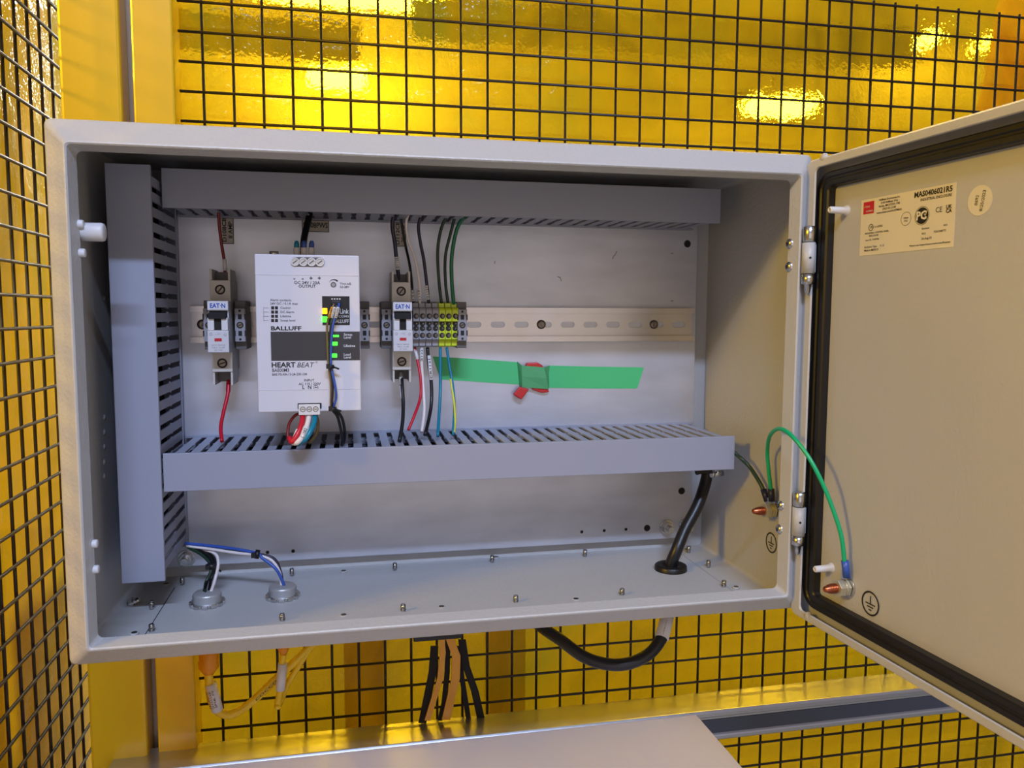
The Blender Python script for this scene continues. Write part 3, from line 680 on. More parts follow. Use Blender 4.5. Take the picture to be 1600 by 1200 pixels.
# dial arc
o_ = fp_(521, 445)
for k in range(8):
    a0_, a1_ = math.radians(40 + k * 14), math.radians(54 + k * 14); r0, r1 = .0040, .0040 + .0012 * (1 - k / 8)
    pt.add([o_ - YA * .0002 + XA * (r * math.cos(a_)) + ZA * (r * math.sin(a_)) for r, a_ in ((r0, a0_), (r1, a0_), (r1, a1_), (r0, a1_))], [(0, 1, 2, 3)], 'ink')
pt.build('front_print', psu)
t = MB(); disc(t, o_, XA, ZA, .0024, 'clampd', lift=.0001); disc(t, o_, XA, ZA, .0015, 'tgrey', lift=.0002); t.build('voltage_dial', psu)
t = MB(); a, c = fp_(424, 566), fp_(562, 518); c.x = QX1 - .0004
t.box((a.x, PY - .0003, a.z + .0012), (c.x, PY + .0001, c.z), 'screen')
for x, y, s in ((547, 524.5, 'Stress'), (547, 529, 'Level'), (547, 542, 'Lifetime'), (547, 555.5, 'Load'), (547, 560, 'Level')): t.text(s, Vector((fp_(x - 10, y).x, PY - .0003, fp_(x, y).z)), XA, ZA, .0030, 'wprint', .02, 'LEFT', lift=.0002)
dpo = t.build('display_panel', psu)
t = MB(); a, c = fp_(504, 508), fp_(546, 463); t.box((a.x, PY - .0003, a.z), (c.x, PY + .0001, c.z), 'black')
for x, y, s, z_ in ((519, 490, 'IO-Link', .0060), (529, 496, 'COM3', .0026), (521, 504.5, 'BALLUFF', .0042)): t.text(s, Vector((fp_(x, y).x, PY - .0003, fp_(x, y).z)), XA, ZA, z_, 'wprint', .01, 'LEFT', width=pxm * (545 - x), lift=.0002)
for k in range(4): rect(t, Vector((fp_(519 + k * 4, 470).x, PY - .0003, fp_(519, 467).z)), XA, ZA, -.0006, -.0006, .0006, .0006, 'wprint', .0002)
cpo = t.build('communication_panel', psu)
t = MB(); a = fp_(518, 474); t.box((a.x, PY - .0045, a.z - .001), (a.x + .0075, PY, a.z + .0020), 'black'); t.build('signal_connector', cpo, bevel=.0004)
for x, y, m_, s_ in ((507.5, 486, 'ledo', .0024), (507.5, 499, 'ledg', .0024)):
    a = fp_(x, y); t = MB(); t.box((a.x - s_ * .8, PY - .0012, a.z - s_), (a.x + s_ * .8, PY, a.z + s_), m_); tag(t.build('indicator_light', cpo, bevel=.0004), 'lit orange indicator' if m_ == 'ledo' else 'lit green indicator')
for x, y, w_, h_ in ((525, 525, .0022, .0008), (521.5, 537, .0030, .0015), (521, 555.5, .0030, .0014)):
    a = fp_(x, y); t = MB(); t.box((a.x - w_, PY - .0008, a.z - h_), (a.x + w_, PY - .0001, a.z + h_), 'ledg'); tag(t.build('indicator_light', dpo), 'lit green level indicator')
t = MB(); a, c = fp_(467, 648), fp_(500, 631); t.box((a.x, PY - .003, a.z), (c.x, PY + .001, c.z), 'white'); t.box((a.x - .0008, PY - .001, a.z + .005), (c.x + .0012, PY + .0005, c.z + .0008), 'void')
for k in range(3):
    p_ = Vector((fp_(473.5 + 10 * k, 640).x, PY - .003, fp_(473, 639).z)); disc(t, p_, XA, ZA, .0024, 'clampd', lift=.0001); disc(t, p_, XA, ZA, .0018, 'cream', lift=.0002); rect(t, p_, XA, ZA, -.0012, -.0003, .0012, .0003, 'clampd', .0003)
t.build('input_plug', psu, bevel=.0003)
t = MB(); p_ = Vector((fp_(425.5, 398).x, .098, QZ1)); t.cyl(p_ - ZA * .001, p_ + ZA * .0035, .0038, 'steel', n=16); t.build('cover_screw', psu)

# ================================================================== wires
def wire(name, label, pts, r, m, group=None, sleeves=(), n=10, cat='wire'):
    root = empty(name, pts[0]); tag(root, label, cat, group)
    w_ = MB(); w_.tube(pts, r, m, n=n); w_.build('insulation', root)
    for s in sleeves:
        a_, b_, mm, txt = s
        d = (b_ - a_).normalized(); k = MB(); k.cyl(a_, b_, r * 1.22, mm, n=12)
        if txt:
            side = d.cross(-YA).normalized(); k.text(txt, (a_ + b_) / 2 - YA * (r * 1.24) - side * (r * .55), -d, side.cross(YA).cross(side).normalized() if False else side, r * 1.7, 'ink', .01, width=(b_ - a_).length * .8, lift=-.0002 if (-d).cross(side).y > 0 else .0002)
        k.build('wire_marker', root)
    return root
def PX(l): return [atY(*p) for p in l]
TB = .158
up_ws = [
 ('wire', 'red wire, darkened for shade, rising from the left breaker into the upper duct', [(342, 318, .16), (342, 345, .163), (346, 380, .165), (350, 405, .165), (352, 432, .166)], .0014, 'dredw', [((350.5, 405, .165), (352, 423, .165), 'tube', '')]),
 ('wire', 'dark navy wire rising from the right breaker into the upper duct', [(620, 322, .155), (613, 350, .158), (617, 380, .16), (620, 410, .163), (624, 440, .166)], .0019, 'navyw', [((619.5, 401, .162), (621.5, 421, .164), 'tube', 'D1125')]),
 ('wire', 'black wire just right of the right breaker, above the terminals', [(624, 323, .17), (628, 352, .172), (634, 385, .172), (641, 420, .166), (646, 474, .160)], .0013, 'blackw', [((644, 450, .163), (646, 471, .160), 'tube', '1211')]),
 ('wire', 'white wire curving down from the upper duct to the grey terminals', [(645, 325, .158), (635, 345, .158), (638, 375, .160), (648, 403, .160), (655, 440, .158), (656, 474, .158)], .0013, 'whitew', [((653.5, 452, .158), (656, 471, .158), 'tube', '1212')]),
 ('wire', 'dark navy wire curving down to the third grey terminal', [(662, 328, .155), (654, 352, .156), (657, 380, .156), (662, 405, .156), (667, 445, .157), (670, 474, .158)], .0016, 'navyw', [((666, 446, .157), (669, 468, .158), 'tube', 'D1121')]),
 ('wire', 'leftmost dark green wire between upper duct and yellow green terminals', [(708, 330, .155), (692, 350, .156), (684, 390, .157), (686, 440, .158), (690, 474, .158)], .0015, 'dgreenw', []),
 ('wire', 'middle dark green wire between upper duct and yellow green terminals', [(712, 334, .158), (704, 365, .159), (696, 400, .160), (696, 440, .160), (700, 474, .160)], .0015, 'dgreenw', []),
 ('wire', 'brighter green wire, rightmost of those above the terminals', [(728, 334, .155), (714, 358, .155), (706, 400, .156), (706, 440, .158), (709, 476, .158)], .0019, 'greenw', []),
]
for nm, lb_, pts, r, m_, sl_ in up_ws: wire(nm, lb_, PX(pts), r, m_, 'wires between the rail and the upper duct', [(atY(*a), atY(*b_), mm, tx) for a, b_, mm, tx in sl_])
dn_ws = [
 ('red wire running from the left breaker down into the lower duct', [(357, 594, .165), (356, 615, .160), (349, 645, .150), (345, 668, .140), (347, 690, .128)], .0017, 'redw', [((357, 598, .165), (356.5, 612, .162), 'dredw', '')]),
 ('black wire hanging from the right breaker into the lower duct', [(627, 584, .160), (628, 600, .152), (630, 630, .142), (629, 660, .130), (624, 690, .118)], .0018, 'blackw', [((627.5, 603, .152), (629.5, 624, .145), 'tube', ''), ((626.5, 583, .160), (627.5, 602, .152), 'cream', '')]),
 ('red wire hanging from the grey terminals into the lower duct', [(648, 543, .162), (652, 562, .158), (657, 590, .152), (657, 620, .146), (648, 648, .134), (638, 672, .126)], .0014, 'redw', [((648, 545, .162), (652.5, 562, .158), 'tube', '')]),
 ('white wire hanging from the second grey terminal into the lower duct', [(659, 543, .160), (659, 570, .156), (661, 600, .152), (663, 640, .142), (659, 675, .128)], .0016, 'whitew', [((659, 545, .160), (659, 564, .156), 'tube', '1132')]),
 ('black wire with a white sleeve hanging from the third grey terminal', [(668, 543, .160), (670, 570, .156), (674, 600, .152), (674, 630, .146), (670, 655, .136), (664, 680, .124)], .0017, 'blackw', [((670, 556, .158), (674, 594, .152), 'tube', 'CR1121')]),
 ('teal wire hanging from the yellow green terminals into the lower duct', [(688, 543, .160), (688, 570, .156), (688, 610, .150), (686, 650, .138), (684, 682, .124)], .0015, 'tealw', []),
 ('green wire twisted with yellow, rightmost below the terminals', [(698, 543, .160), (702, 570, .156), (707, 600, .150), (710, 635, .142), (708, 680, .124)], .0014, 'tealw', []),
]
for lb_, pts, r, m_, sl_ in dn_ws:
    wr = wire('wire', lb_, PX(pts), r, m_, 'wires between the rail and the lower duct', [(atY(*a), atY(*b_), mm, tx) for a, b_, mm, tx in sl_])
    if 'twisted' in lb_:
        k = MB(); k.tube([p - YA * .0005 + XA * .0003 for p in PX([(703.5, 592, .152), (706, 610, .148), (709, 630, .142), (710.5, 655, .134), (709, 676, .126)])], .00115, 'yelloww'); k.build('yellow_stripe', wr)
# power supply output wires
wire('wire', 'thick black wire pair leaving the top of the power supply', PX([(484, 334, .165), (480, 352, .158), (476, 368, .150), (474, 384, .135), (474, 396, .115)]), .0031, 'blackw', 'wires at the power supply output')
for x, mm, l_ in ((463, 'tealw', 'teal tipped wire ferrule on top of the power supply'), (474.5, 'bluew', 'blue tipped wire ferrule left in the pair on the power supply'), (486.5, 'bluew', 'blue tipped wire ferrule nearest the right, on the power supply')):
    Y_ = .108; a, c, e = atY(x, 398, Y_), atY(x + .3, 387, Y_), atY(x + .6, 377, Y_)
    root = empty('wire_ferrule', a); tag(root, l_, 'ferrule', 'ferrules on top of the power supply')
    k = MB(); k.cyl(a - ZA * .002, c, .0026, 'tube', n=14); k.build('sleeve', root); k = MB(); k.lathe(c, (e - c), [(0, .0022), (.003, .0023), (.0058, .0015), (.006, 0)], mm, n=14); k.build('tip', root)
# input wires
inp = [('dark red wire looping left below the power supply plug', [(474, 648, .086), (463, 648, .09), (452, 662, .092), (450, 684, .088), (457, 694, .083), (466, 690, .080)], .0013, 'dredw', []),
 ('red wire from the plug under the power supply', [(473, 648, .084), (472, 660, .078), (466, 676, .072), (457, 690, .070), (452, 684, .076)], .0022, 'redw', [((467, 672, .074), (460, 689, .071), 'tube', 'D1081')]),
 ('white wire from the plug under the power supply', [(483, 648, .084), (481, 660, .078), (475, 678, .071), (465, 691, .069), (458, 692, .074)], .0022, 'whitew', [((479, 667, .074), (472, 685, .070), 'tube', 'D1082')]),
 ('teal wire from the plug under the power supply', [(492, 648, .084), (491, 660, .078), (485, 674, .072), (477, 686, .070), (466, 694, .074)], .0022, 'tealw', []),
 ('olive wire behind the others under the power supply plug', [(494, 648, .088), (497, 662, .092), (494, 678, .096), (484, 692, .100)], .0014, 'brownw', [])]
for lb_, pts, r, m_, sl_ in inp: wire('wire', lb_, PX(pts), r, m_, 'wires at the power supply input', [(atY(*a), atY(*b_), mm, tx) for a, b_, mm, tx in sl_])
# signal wires on the front of the supply
sg = [('blue signal wire hanging down the front of the power supply', [(530, 474, .078), (527, 487, .0745), (521, 505, .074), (518, 530, .0745), (517, 560, .075), (518, 575, .075), (524, 605, .074), (525, 622, .075), (521, 636, .077)], .0011, 'bluew', [((528.5, 480, .0745), (524.5, 497, .0735), 'tube', '21095')]),
 ('second blue signal wire in front of the power supply', [(526, 475, .078), (523, 490, .0755), (517, 508, .0755), (516, 530, .0755), (515.5, 560, .0755), (516, 575, .075), (520, 600, .075), (519, 625, .075), (519, 636, .077)], .0010, 'navyw', [((523, 480, .076), (518.5, 497, .0745), 'tube', '21096')]),
 ('amber signal wire in front of the power supply', [(522, 475, .078), (518, 485, .0765), (512, 500, .0765), (511, 525, .077), (512.5, 560, .077), (514, 575, .0755), (517, 600, .076), (517, 625, .076), (517, 636, .077)], .0009, 'brownw', [((519, 480, .077), (513.5, 497, .0760), 'amberw', '21097')])]
for lb_, pts, r, m_, sl_ in sg: wire('wire', lb_, PX(pts), r, m_, 'signal wires over the power supply', [(atY(*a), atY(*b_), mm, tx) for a, b_, mm, tx in sl_])
for x, y, Y_, l_ in ((516.5, 573, .0745, 'black cable tie around the signal wires below the display'), (520, 639, .0765, 'black cable tie at the bottom edge of the power supply')):
    p_ = atY(x, y, Y_); k = MB(); k.cyl(p_ - ZA * .0016, p_ + ZA * .0016, .0032, 'black', n=14); k.box((p_.x - .0035, p_.y - .0034, p_.z - .0015), (p_.x, p_.y, p_.z + .0025), 'black'); k.cyl(p_ + XA * .002, p_ + Vector((.007, -.001, -.002)), .0008, 'black', n=8); tag(k.build('cable_tie'), l_, 'cable tie')
wire('wire', 'black signal wire entering the lower duct right of the plug', PX([(520, 638, .079), (530, 646, .084), (536, 658, .090), (539, 680, .102), (536, 694, .108)]), .0013, 'blackw', 'signal wires into the lower duct')
wire('wire', 'second black signal wire entering the lower duct right of the plug', PX([(519, 640, .079), (527, 650, .084), (531, 664, .090), (535, 684, .100), (534, 696, .106)]), .0013, 'blackw', 'signal wires into the lower duct')
# device labels on the plate
def plab(x0_, y0_, x1_, y1_, lines, rot, name_l):
    a, c = atY(x0_, y1_, PF - .0002), atY(x1_, y0_, PF - .0002); k = MB()
    k.box((a.x, PF - .0004, a.z), (c.x, PF, c.z), 'ink'); bw = .0006; k.box((a.x + bw, PF - .0006, a.z + bw), (c.x - bw, PF - .0001, c.z - bw), 'labelp')
    o_ = Vector(((a.x + c.x) / 2, PF - .0006, (a.z + c.z) / 2)); wz, wx = c.z - a.z, c.x - a.x
    for i, (s, fw_) in enumerate(lines):
        if rot: k.text(s, o_ + XA * ((i - .5) * wx * .46 + wx * .17), ZA, -XA, wx * .42, 'ink', .02, 'CENTER', width=wz * fw_, lift=.0002)
        else: k.text(s, o_ - ZA * wz * .2, XA, ZA, wz * .52, 'ink', .02, 'CENTER', width=wx * fw_, lift=.0002)
    tag(k.build('device_label'), name_l, 'label', 'device labels on the back plate')
plab(345, 338, 364.5, 381, [('D108CB', .86), ('8 AMP', .6)], True, 'upright grey label reading 8 AMP above the left breaker')
plab(472, 341, 514, 362, [('D108PWS', .9)], False, 'grey label reading PWS above the power supply')
plab(616, 344, 634, 385, [('D112CB', .86), ('20 AMP', .7)], True, 'upright grey label reading 20 AMP above the right breaker')
# tape
tp = MB()
def strip(mb, top, bot, Y_, m_, off=0.):
    n_ = len(top); A_ = [atY(x, y, Y_) for x, y in top]; B2 = [atY(x, y, Y_) for x, y in bot]
    f_ = [p for p in A_ + B2]; bk = [p + YA * .0003 for p in A_ + B2]; vs2 = f_ + bk; N2 = 2 * n_
    fs2 = [(i, i + 1, n_ + i + 1, n_ + i) for i in range(n_ - 1)] + [(N2 + i, N2 + n_ + i, N2 + n_ + i + 1, N2 + i + 1) for i in range(n_ - 1)]
    fs2 += [(i, N2 + i, N2 + i + 1, i + 1) for i in range(n_ - 1)] + [(n_ + i, n_ + i + 1, N2 + n_ + i + 1, N2 + n_ + i) for i in range(n_ - 1)] + [(0, n_, N2 + n_, N2), (n_ - 1, N2 + n_ - 1, N2 + 2 * n_ - 1, 2 * n_ - 1)]
    mb.add(vs2, fs2, m_)
tr_ = empty('masking_tape', atY(900, 600, PF)); tag(tr_, 'strip of green masking tape stuck across the back plate', 'tape')
strip(tp, [(676, 557), (728, 560), (810, 566)], [(688, 593), (735, 596), (812, 601)], PF - .0004, 'tape'); tp.build('left_strip', tr_)
tp = MB(); strip(tp, [(858, 571), (930, 573), (1001, 574), (1006, 574.5)], [(857, 606), (930, 607), (992, 607), (996, 606)], PF - .0004, 'tape')
tp.fixn = False; tp.build('right_strip', tr_)
tp = MB(); Yc = PF - .0062
cs = [(808, 565, PF - .0005), (815, 571, Yc), (850, 574, Yc - .001), (859, 571, PF - .0005)]; ce = [(811, 601, PF - .0005), (816, 605, Yc), (857, 608, Yc), (858, 606, PF - .0005)]
A_ = [atY(*p) for p in cs]; B2 = [atY(*p) for p in ce]; MD = [(a + c) / 2 - YA * (.0015 if i in (1, 2) else 0) + Vector((0, .001 * (i % 2), .0)) for i, (a, c) in enumerate(zip(A_, B2))]
tp.add(A_ + MD + B2, [(i, i + 1, 4 + i + 1, 4 + i) for i in range(3)] + [(4 + i, 5 + i, 9 + i, 8 + i) for i in range(3)], 'tapev')
o_ = tp.build('crumpled_middle', tr_); o_.modifiers.new('sol', 'SOLIDIFY').thickness = .0003
rt = MB(); cap_ = [(820, 570), (822, 566.5), (838, 566), (846, 570), (850, 580), (853, 604), (857, 612), (846, 613.5), (832, 609), (824, 600)]
rt.prism([(atY(x, y, PF).x, atY(x, y, PF).z) for x, y in cap_], Vector((0, PF - .0048, 0)), XA, ZA, YA * .0045, 'redr')
lp = [(801, 616), (811, 604), (826, 608), (815, 623), (813, 624)]; rt.prism([(atY(x, y, PF - .006).x, atY(x, y, PF - .006).z) for x, y in lp], Vector((0, PF - .009, 0)), XA, ZA, YA * .005, 'redr')
tag(rt.build('red_cap', bevel=.0012), 'small red vinyl cap held to the back plate under green tape', 'cap')

# ================================================================== glands, cables, bottom
for x, y, l_ in ((324, 944, 'left steel cable gland on the enclosure floor'), (442, 933, 'right steel cable gland on the enclosure floor')):
    p_ = at(x, y, 2, z1); root = empty('cable_gland', p_); tag(root, l_, 'cable gland', 'cable glands on the enclosure floor')
    k = MB(); R1 = .0150; pts = []
    for i in range(12):
        a = 2 * PI * i / 12; da = PI / 12
        pts += [(R1 * 1.04 * math.cos(a - da * .6), R1 * 1.04 * math.sin(a - da * .6)), (R1 * 1.04 * math.cos(a + da * .6), R1 * 1.04 * math.sin(a + da * .6)), (R1 * .93 * math.cos(a + da * .8), R1 * .93 * math.sin(a + da * .8)), (R1 * .93 * math.cos(a + da * 1.2), R1 * .93 * math.sin(a + da * 1.2))]
    k.prism(pts, p_ + ZA * .0003, XA, YA, ZA * .0028, 'steel'); k.build('lock_nut', root, bevel=.0003)
    k = MB(); pr_ = [(.0028, .0125)]
    for i in range(4): pr_ += [(.0034 + i * .0016, .0118), (.0042 + i * .0016, .0125)]
    pr_ += [(.0105, .0118), (.0115, .0105), (.0115, 0)]; k.lathe(p_, ZA, pr_, mat('grey_gland_zinc', (185, 186, 188), .38, metal=.5), n=28); k.build('threaded_body', root)
gl, gr2 = at(324, 944, 2, z1) + ZA * .011, at(442, 933, 2, z1) + ZA * .011
bund = [('black wire of the left gland bundle', (-.003, .001), [(325, 905, .135), (333, 884, .14), (322, 866, .15), (295, 853, .16)], 'blackw'),
        ('dark green wire of the left gland bundle', (-.001, -.002), [(321, 912, .132), (330, 888, .138), (318, 869, .148), (294, 855, .158)], 'dgreenw'),
        ('white wire of the left gland bundle', (.003, 0), [(336, 905, .135), (341, 880, .14), (334, 864, .15), (300, 854, .16)], 'whitew'),
        ('second black wire of the left gland bundle', (.001, .003), [(330, 905, .138), (337, 882, .142), (328, 866, .152), (298, 852, .162)], 'blackw')]
for l_, (dx, dy), pts, m_ in bund: wire('wire', l_, [gl + Vector((dx, dy, -.001))] + PX(pts), .0014, m_, 'wires of the left gland')
bund = [('blue wire running from the left duct to the right gland', (.002, -.001), [(432, 890, .125), (410, 872, .130), (403, 865, .133), (370, 858, .140), (330, 853, .150), (290, 849, .158)], 'bluew'),
        ('white wire running from the left duct to the right gland', (-.001, .001), [(437, 895, .128), (425, 876, .131), (404, 868, .133), (370, 864, .140), (330, 858, .150), (292, 853, .158)], 'whitew'),
        ('black wire running from the left duct to the right gland', (0, .002), [(438, 892, .130), (428, 873, .132), (405, 866, .134), (370, 860, .142), (330, 854, .152), (294, 850, .160)], 'navyw')]
for l_, (dx, dy), pts, m_ in bund: wire('wire', l_, [gr2 + Vector((dx, dy, -.001))] + PX(pts), .0014, m_, 'wires of the right gland')
for x, y, Y_, l_ in ((331, 884, .139, 'black cable tie on the wire bundle of the left gland'), (402, 866, .133, 'black cable tie on the wires to the right gland')):
    p_ = atY(x, y, Y_); k = MB(); ax_ = Vector((.2, 0, 1)) if x < 350 else Vector((1, 0, -.2)); k.cyl(p_ - ax_ * .002, p_ + ax_ * .002, .0042, 'black', n=14); k.box((p_.x - .005, p_.y - .005, p_.z - .002), (p_.x - .001, p_.y, p_.z + .002), 'black'); k.cyl(p_, p_ + Vector((.008, 0, -.006)), .0009, 'black', n=8); tag(k.build('cable_tie'), l_, 'cable tie')
# grommet and black cable
pg = at(1048, 890, 2, z1); k = MB(); k.lathe(pg, ZA, [(0, .0165), (.0045, .0162), (.0055, .015), (.0050, .0085), (.003, .006), (.003, 0)], 'rubber', n=32); tag(k.build('rubber_grommet'), 'round black rubber grommet on the enclosure floor', 'grommet')
k = MB(); root = empty('power_cable', pg); tag(root, 'thick black power cable from the lower duct down through the grommet', 'cable')
path = PX([(1106, 733, .150), (1102, 755, .148), (1090, 790, .142), (1070, 828, .135), (1057, 860, .128)]) + [pg + ZA * .003, pg - ZA * .03, atY(1042, 962, .120), atY(1036, 992, .105), atY(1016, 1020, .10), atY(985, 1036, .10), atY(950, 1038, .105), atY(912, 1026, .115), atY(876, 1000, .13), atY(848, 981, .15), atY(825, 962, .17)]
k.tube(path, .0060, mat('black_cable_jacket', (24, 24, 27), .38), n=16); k.build('cable_jacket', root)
k = MB(); a, c = atY(1043.5, 960, .1185), atY(1034, 997, .102); k.cyl(a, c, .0068, 'tube', n=20)
d = (c - a).normalized(); s_ = d.cross(YA).normalized()
for i in range(2): k.text(('CABL-BT', 'CRP1121')[i], (a + c) / 2 - YA * .0071 + s_ * (.0022 - i * .004), -d, -s_ if (-d).cross(-s_).y < 0 else s_, .0034, 'ink', .0, width=.016, lift=.0002)
tag(k.build('cable_marker', root), 'white printed marker sleeve')
k = MB(); k.tube([atY(1088, 738, .14), atY(1100, 736, .142), atY(1118, 737, .143)], .0028, 'black'); k.build('outer_sheath_end', root)
k = MB(); a = atY(1114, 740, .135); k.cyl(a, a + XA * .011, .0030, 'steel', n=14); k.cyl(a - XA * .002, a + XA * .0005, .0042, 'steel', n=14); tag(k.build('clip_bolt'), 'small bolt sticking out below the right end of the lower duct', 'bolt')
# ground wires
lug1 = at(1196, 778, 0, RW - .008); lug2 = at(1205, 776, 0, RW - .008)
def lug(p0, p1, root, d):
    k = MB(); k.cyl(p0, p1, .0031, 'navyw', r2=.0026, n=14); k.build('lug_sleeve', root)
w1 = wire('ground_wire', 'dark green ground wire from the lower duct to the wall stud', [atY(1140, 700, .15), at(1152, 711, 0, .580), at(1170, 728, 0, .586), at(1186, 752, 0, .589), at(1194, 768, 0, RW - .008)], .0019, 'dgreenw', 'ground wires at the right wall')
k = MB(); k.cyl(at(1193, 765, 0, RW - .008), at(1199, 783, 0, RW - .007), .0030, 'navyw', n=14); k.build('crimp_sleeve', w1)
k = MB(); k.box((RW - .0085, gst.y - .003, gst.z - .002), (RW - .0075, gst.y + .004, gst.z + .012), 'steel'); k.build('ring_lug', w1)
far = dpx(1320, 870, PN + .006)
pth = [at(1205, 768, 0, RW - .008), at(1201, 735, 0, RW - .010), at(1199, 705, 0, RW - .012), atY(1203, 681, .030), atY(1217, 670, .002), atY(1236, 680, -.018), atY(1262, 712, -.034), atY(1285, 755, -.045), dpx(1303, 800, .004), dpx(1315, 840, -.001), dpx(1320, 884, PN + .007)]
w2 = wire('ground_wire', 'bright green ground wire bowing from the wall stud to the door stud', pth, .0018, 'bgreenw', 'ground wires at the right wall')
k = MB(); k.cyl(at(1205, 764, 0, RW - .008), at(1206, 783, 0, RW - .007), .0030, 'navyw', n=14); k.build('crimp_sleeve', w2)
k = MB(); k.cyl(dpx(1320, 876, PN + .007), dpx(1323, 902, PN + .005), .0029, 'bluew', n=14); k.build('crimp_sleeve', w2)
k = MB(); k.box((-.003, .002, .0045), (.003, .014, .0055), 'steel', (gsd, DU, ZA, DN)); k.build('ring_lug', w2)

# ================================================================== fences
FY, GP = .26, .0292
fb = empty('wire_mesh_panel', (.8, FY, -.5)); tag(fb, 'black welded wire mesh fence panel behind the enclosure', 'wire mesh')
FX0 = .0684; nv = 38; XR = FX0 + (nv - .5) * GP
zt_ = .573 + 2 * GP + .005; zb_ = .573 - 36 * GP
f0 = None
for i in range(nv):
    if f0 is None:
        k = MB(); k.tube([(FX0, FY, zb_), (FX0, FY, zt_)], .0015, 'wire', n=8); f0 = k.build('vertical_wire', fb)
    else: dup(f0, fb, XA * (i * GP))
f0 = None
for j in range(-2, 37):
    if f0 is None:
        k = MB(); k.tube([(.046, FY - .0028, .573 + 2 * GP), (XR, FY - .0028, .573 + 2 * GP)], .0015, 'wire', n=8); f0 = k.build('horizontal_wire', fb)
    else: dup(f0, fb, -ZA * ((j + 2) * GP))
LX = -.080
fl = empty('wire_mesh_panel', (LX, -.1, -.5)); tag(fl, 'black welded wire mesh fence panel running toward the viewer on the left', 'wire mesh')
f0 = None
for i in range(26):
    if f0 is None:
        k = MB(); k.tube([(LX, .347, zb_), (LX, .347, zt_)], .0016, 'wire', n=8); f0 = k.build('vertical_wire', fl)
    else: dup(f0, fl, -YA * (i * .0302))
f0 = None
for j in range(-2, 37):
    if f0 is None:
        k = MB(); k.tube([(LX + .0028, -.44, .5703 + 2 * GP), (LX + .0028, .36, .5703 + 2 * GP)], .0016, 'wire', n=8); f0 = k.build('horizontal_wire', fl)
    else: dup(f0, fl, -ZA * ((j + 2) * GP))
k = MB(); k.box((-.0575, .235, HZ), (-.0030, .290, .9), 'fence'); tag(k.build('fence_post', bevel=.003), 'wide yellow steel fence post left behind the enclosure', 'post')
k = MB(); k.box((.0062, .240, HZ), (.0445, .275, .9), 'fence'); tag(k.build('panel_frame', bevel=.002), 'narrower yellow frame tube right of the wide fence post', 'frame')
k = MB(); k.box((-.0028, .262, HZ), (.0060, .270, .9), 'gap'); tag(k.build('joint_strip'), 'grey metal strip in the gap between post and frame tube', 'strip')
# amber sheets: wavy film behind each mesh
def film(name, label, o, du, dv, nu, nv_, amp, nrm, m_='sheet'):
    k = MB(); vs2 = []; ph = [random.uniform(0, 6) for _ in range(8)]
    for j in range(nv_ + 1):
        for i in range(nu + 1):
            s, t_ = i / nu, j / nv_; a = s * du.length; c = t_ * dv.length
            h = amp * (math.sin(a * 21 + ph[0] + 2 * math.sin(c * 6 + ph[1])) * .5 + math.sin(c * 17 + a * 9 + ph[2]) * .35 + math.sin(a * 47 + c * 31 + ph[3] + math.sin(c * 20 + ph[4])) * .15)
            vs2.append(o + du * s + dv * t_ + nrm * h)
    k.add(vs2, [(j * (nu + 1) + i, j * (nu + 1) + i + 1, (j + 1) * (nu + 1) + i + 1, (j + 1) * (nu + 1) + i) for j in range(nv_) for i in range(nu)], m_, True)
    k.fixn = False; o_ = k.build(name); tag(o_, label, 'plastic sheet'); return o_
film('plastic_sheet', 'glossy translucent yellow plastic sheet behind the rear mesh', Vector((.03, .284, -.75)), XA * 1.35, ZA * 1.6, 110, 120, .0026, YA)
film('plastic_sheet', 'glossy translucent yellow plastic sheet behind the left mesh', Vector((-.098, -.50, -.75)), YA * .9, ZA * 1.6, 80, 120, .0026, XA, 'sheetc')

# ================================================================== lower profile, cover plate, cables
ar = empty('aluminium_profile', (.5, .23, -.235)); tag(ar, 'horizontal slotted aluminium profile below the enclosure', 'profile')
k = MB(); zt2 = -.1965; zb2 = zt2 - .037; ya_, yb_ = .205, .250; x0_, x1_ = -.0366, 1.25
cs_ = [(yb_, zt2), (ya_ + .002, zt2), (ya_, zt2 - .002), (ya_, zt2 - .007), (ya_ + .002, zt2 - .0085), (ya_ + .002, zt2 - .011), (ya_ + .0045, zt2 - .0125), (ya_ + .0045, zb2 + .009), (ya_ + .001, zb2 + .007), (ya_, zb2 + .0055), (ya_, zb2 + .002), (ya_ + .002, zb2), (yb_, zb2)]
k.prism(cs_, Vector((x0_, 0, 0)), YA, ZA, XA * (x1_ - x0_), 'alu'); k.build('extrusion', ar, bevel=.0006)
k = MB(); k.box((x0_ + .01, ya_ + .0030, zb2 + .0085), (x1_ - .01, ya_ + .0046, zt2 - .0122), 'slotd'); k.build('slot_cover', ar)
k = MB(); k.box((.035, -.12, -.2005), (.5935, .1985, -.1945), 'desk'); tag(k.build('cover_plate', bevel=.0012), 'flat pale warm grey cover plate in front of the aluminium profile', 'plate')
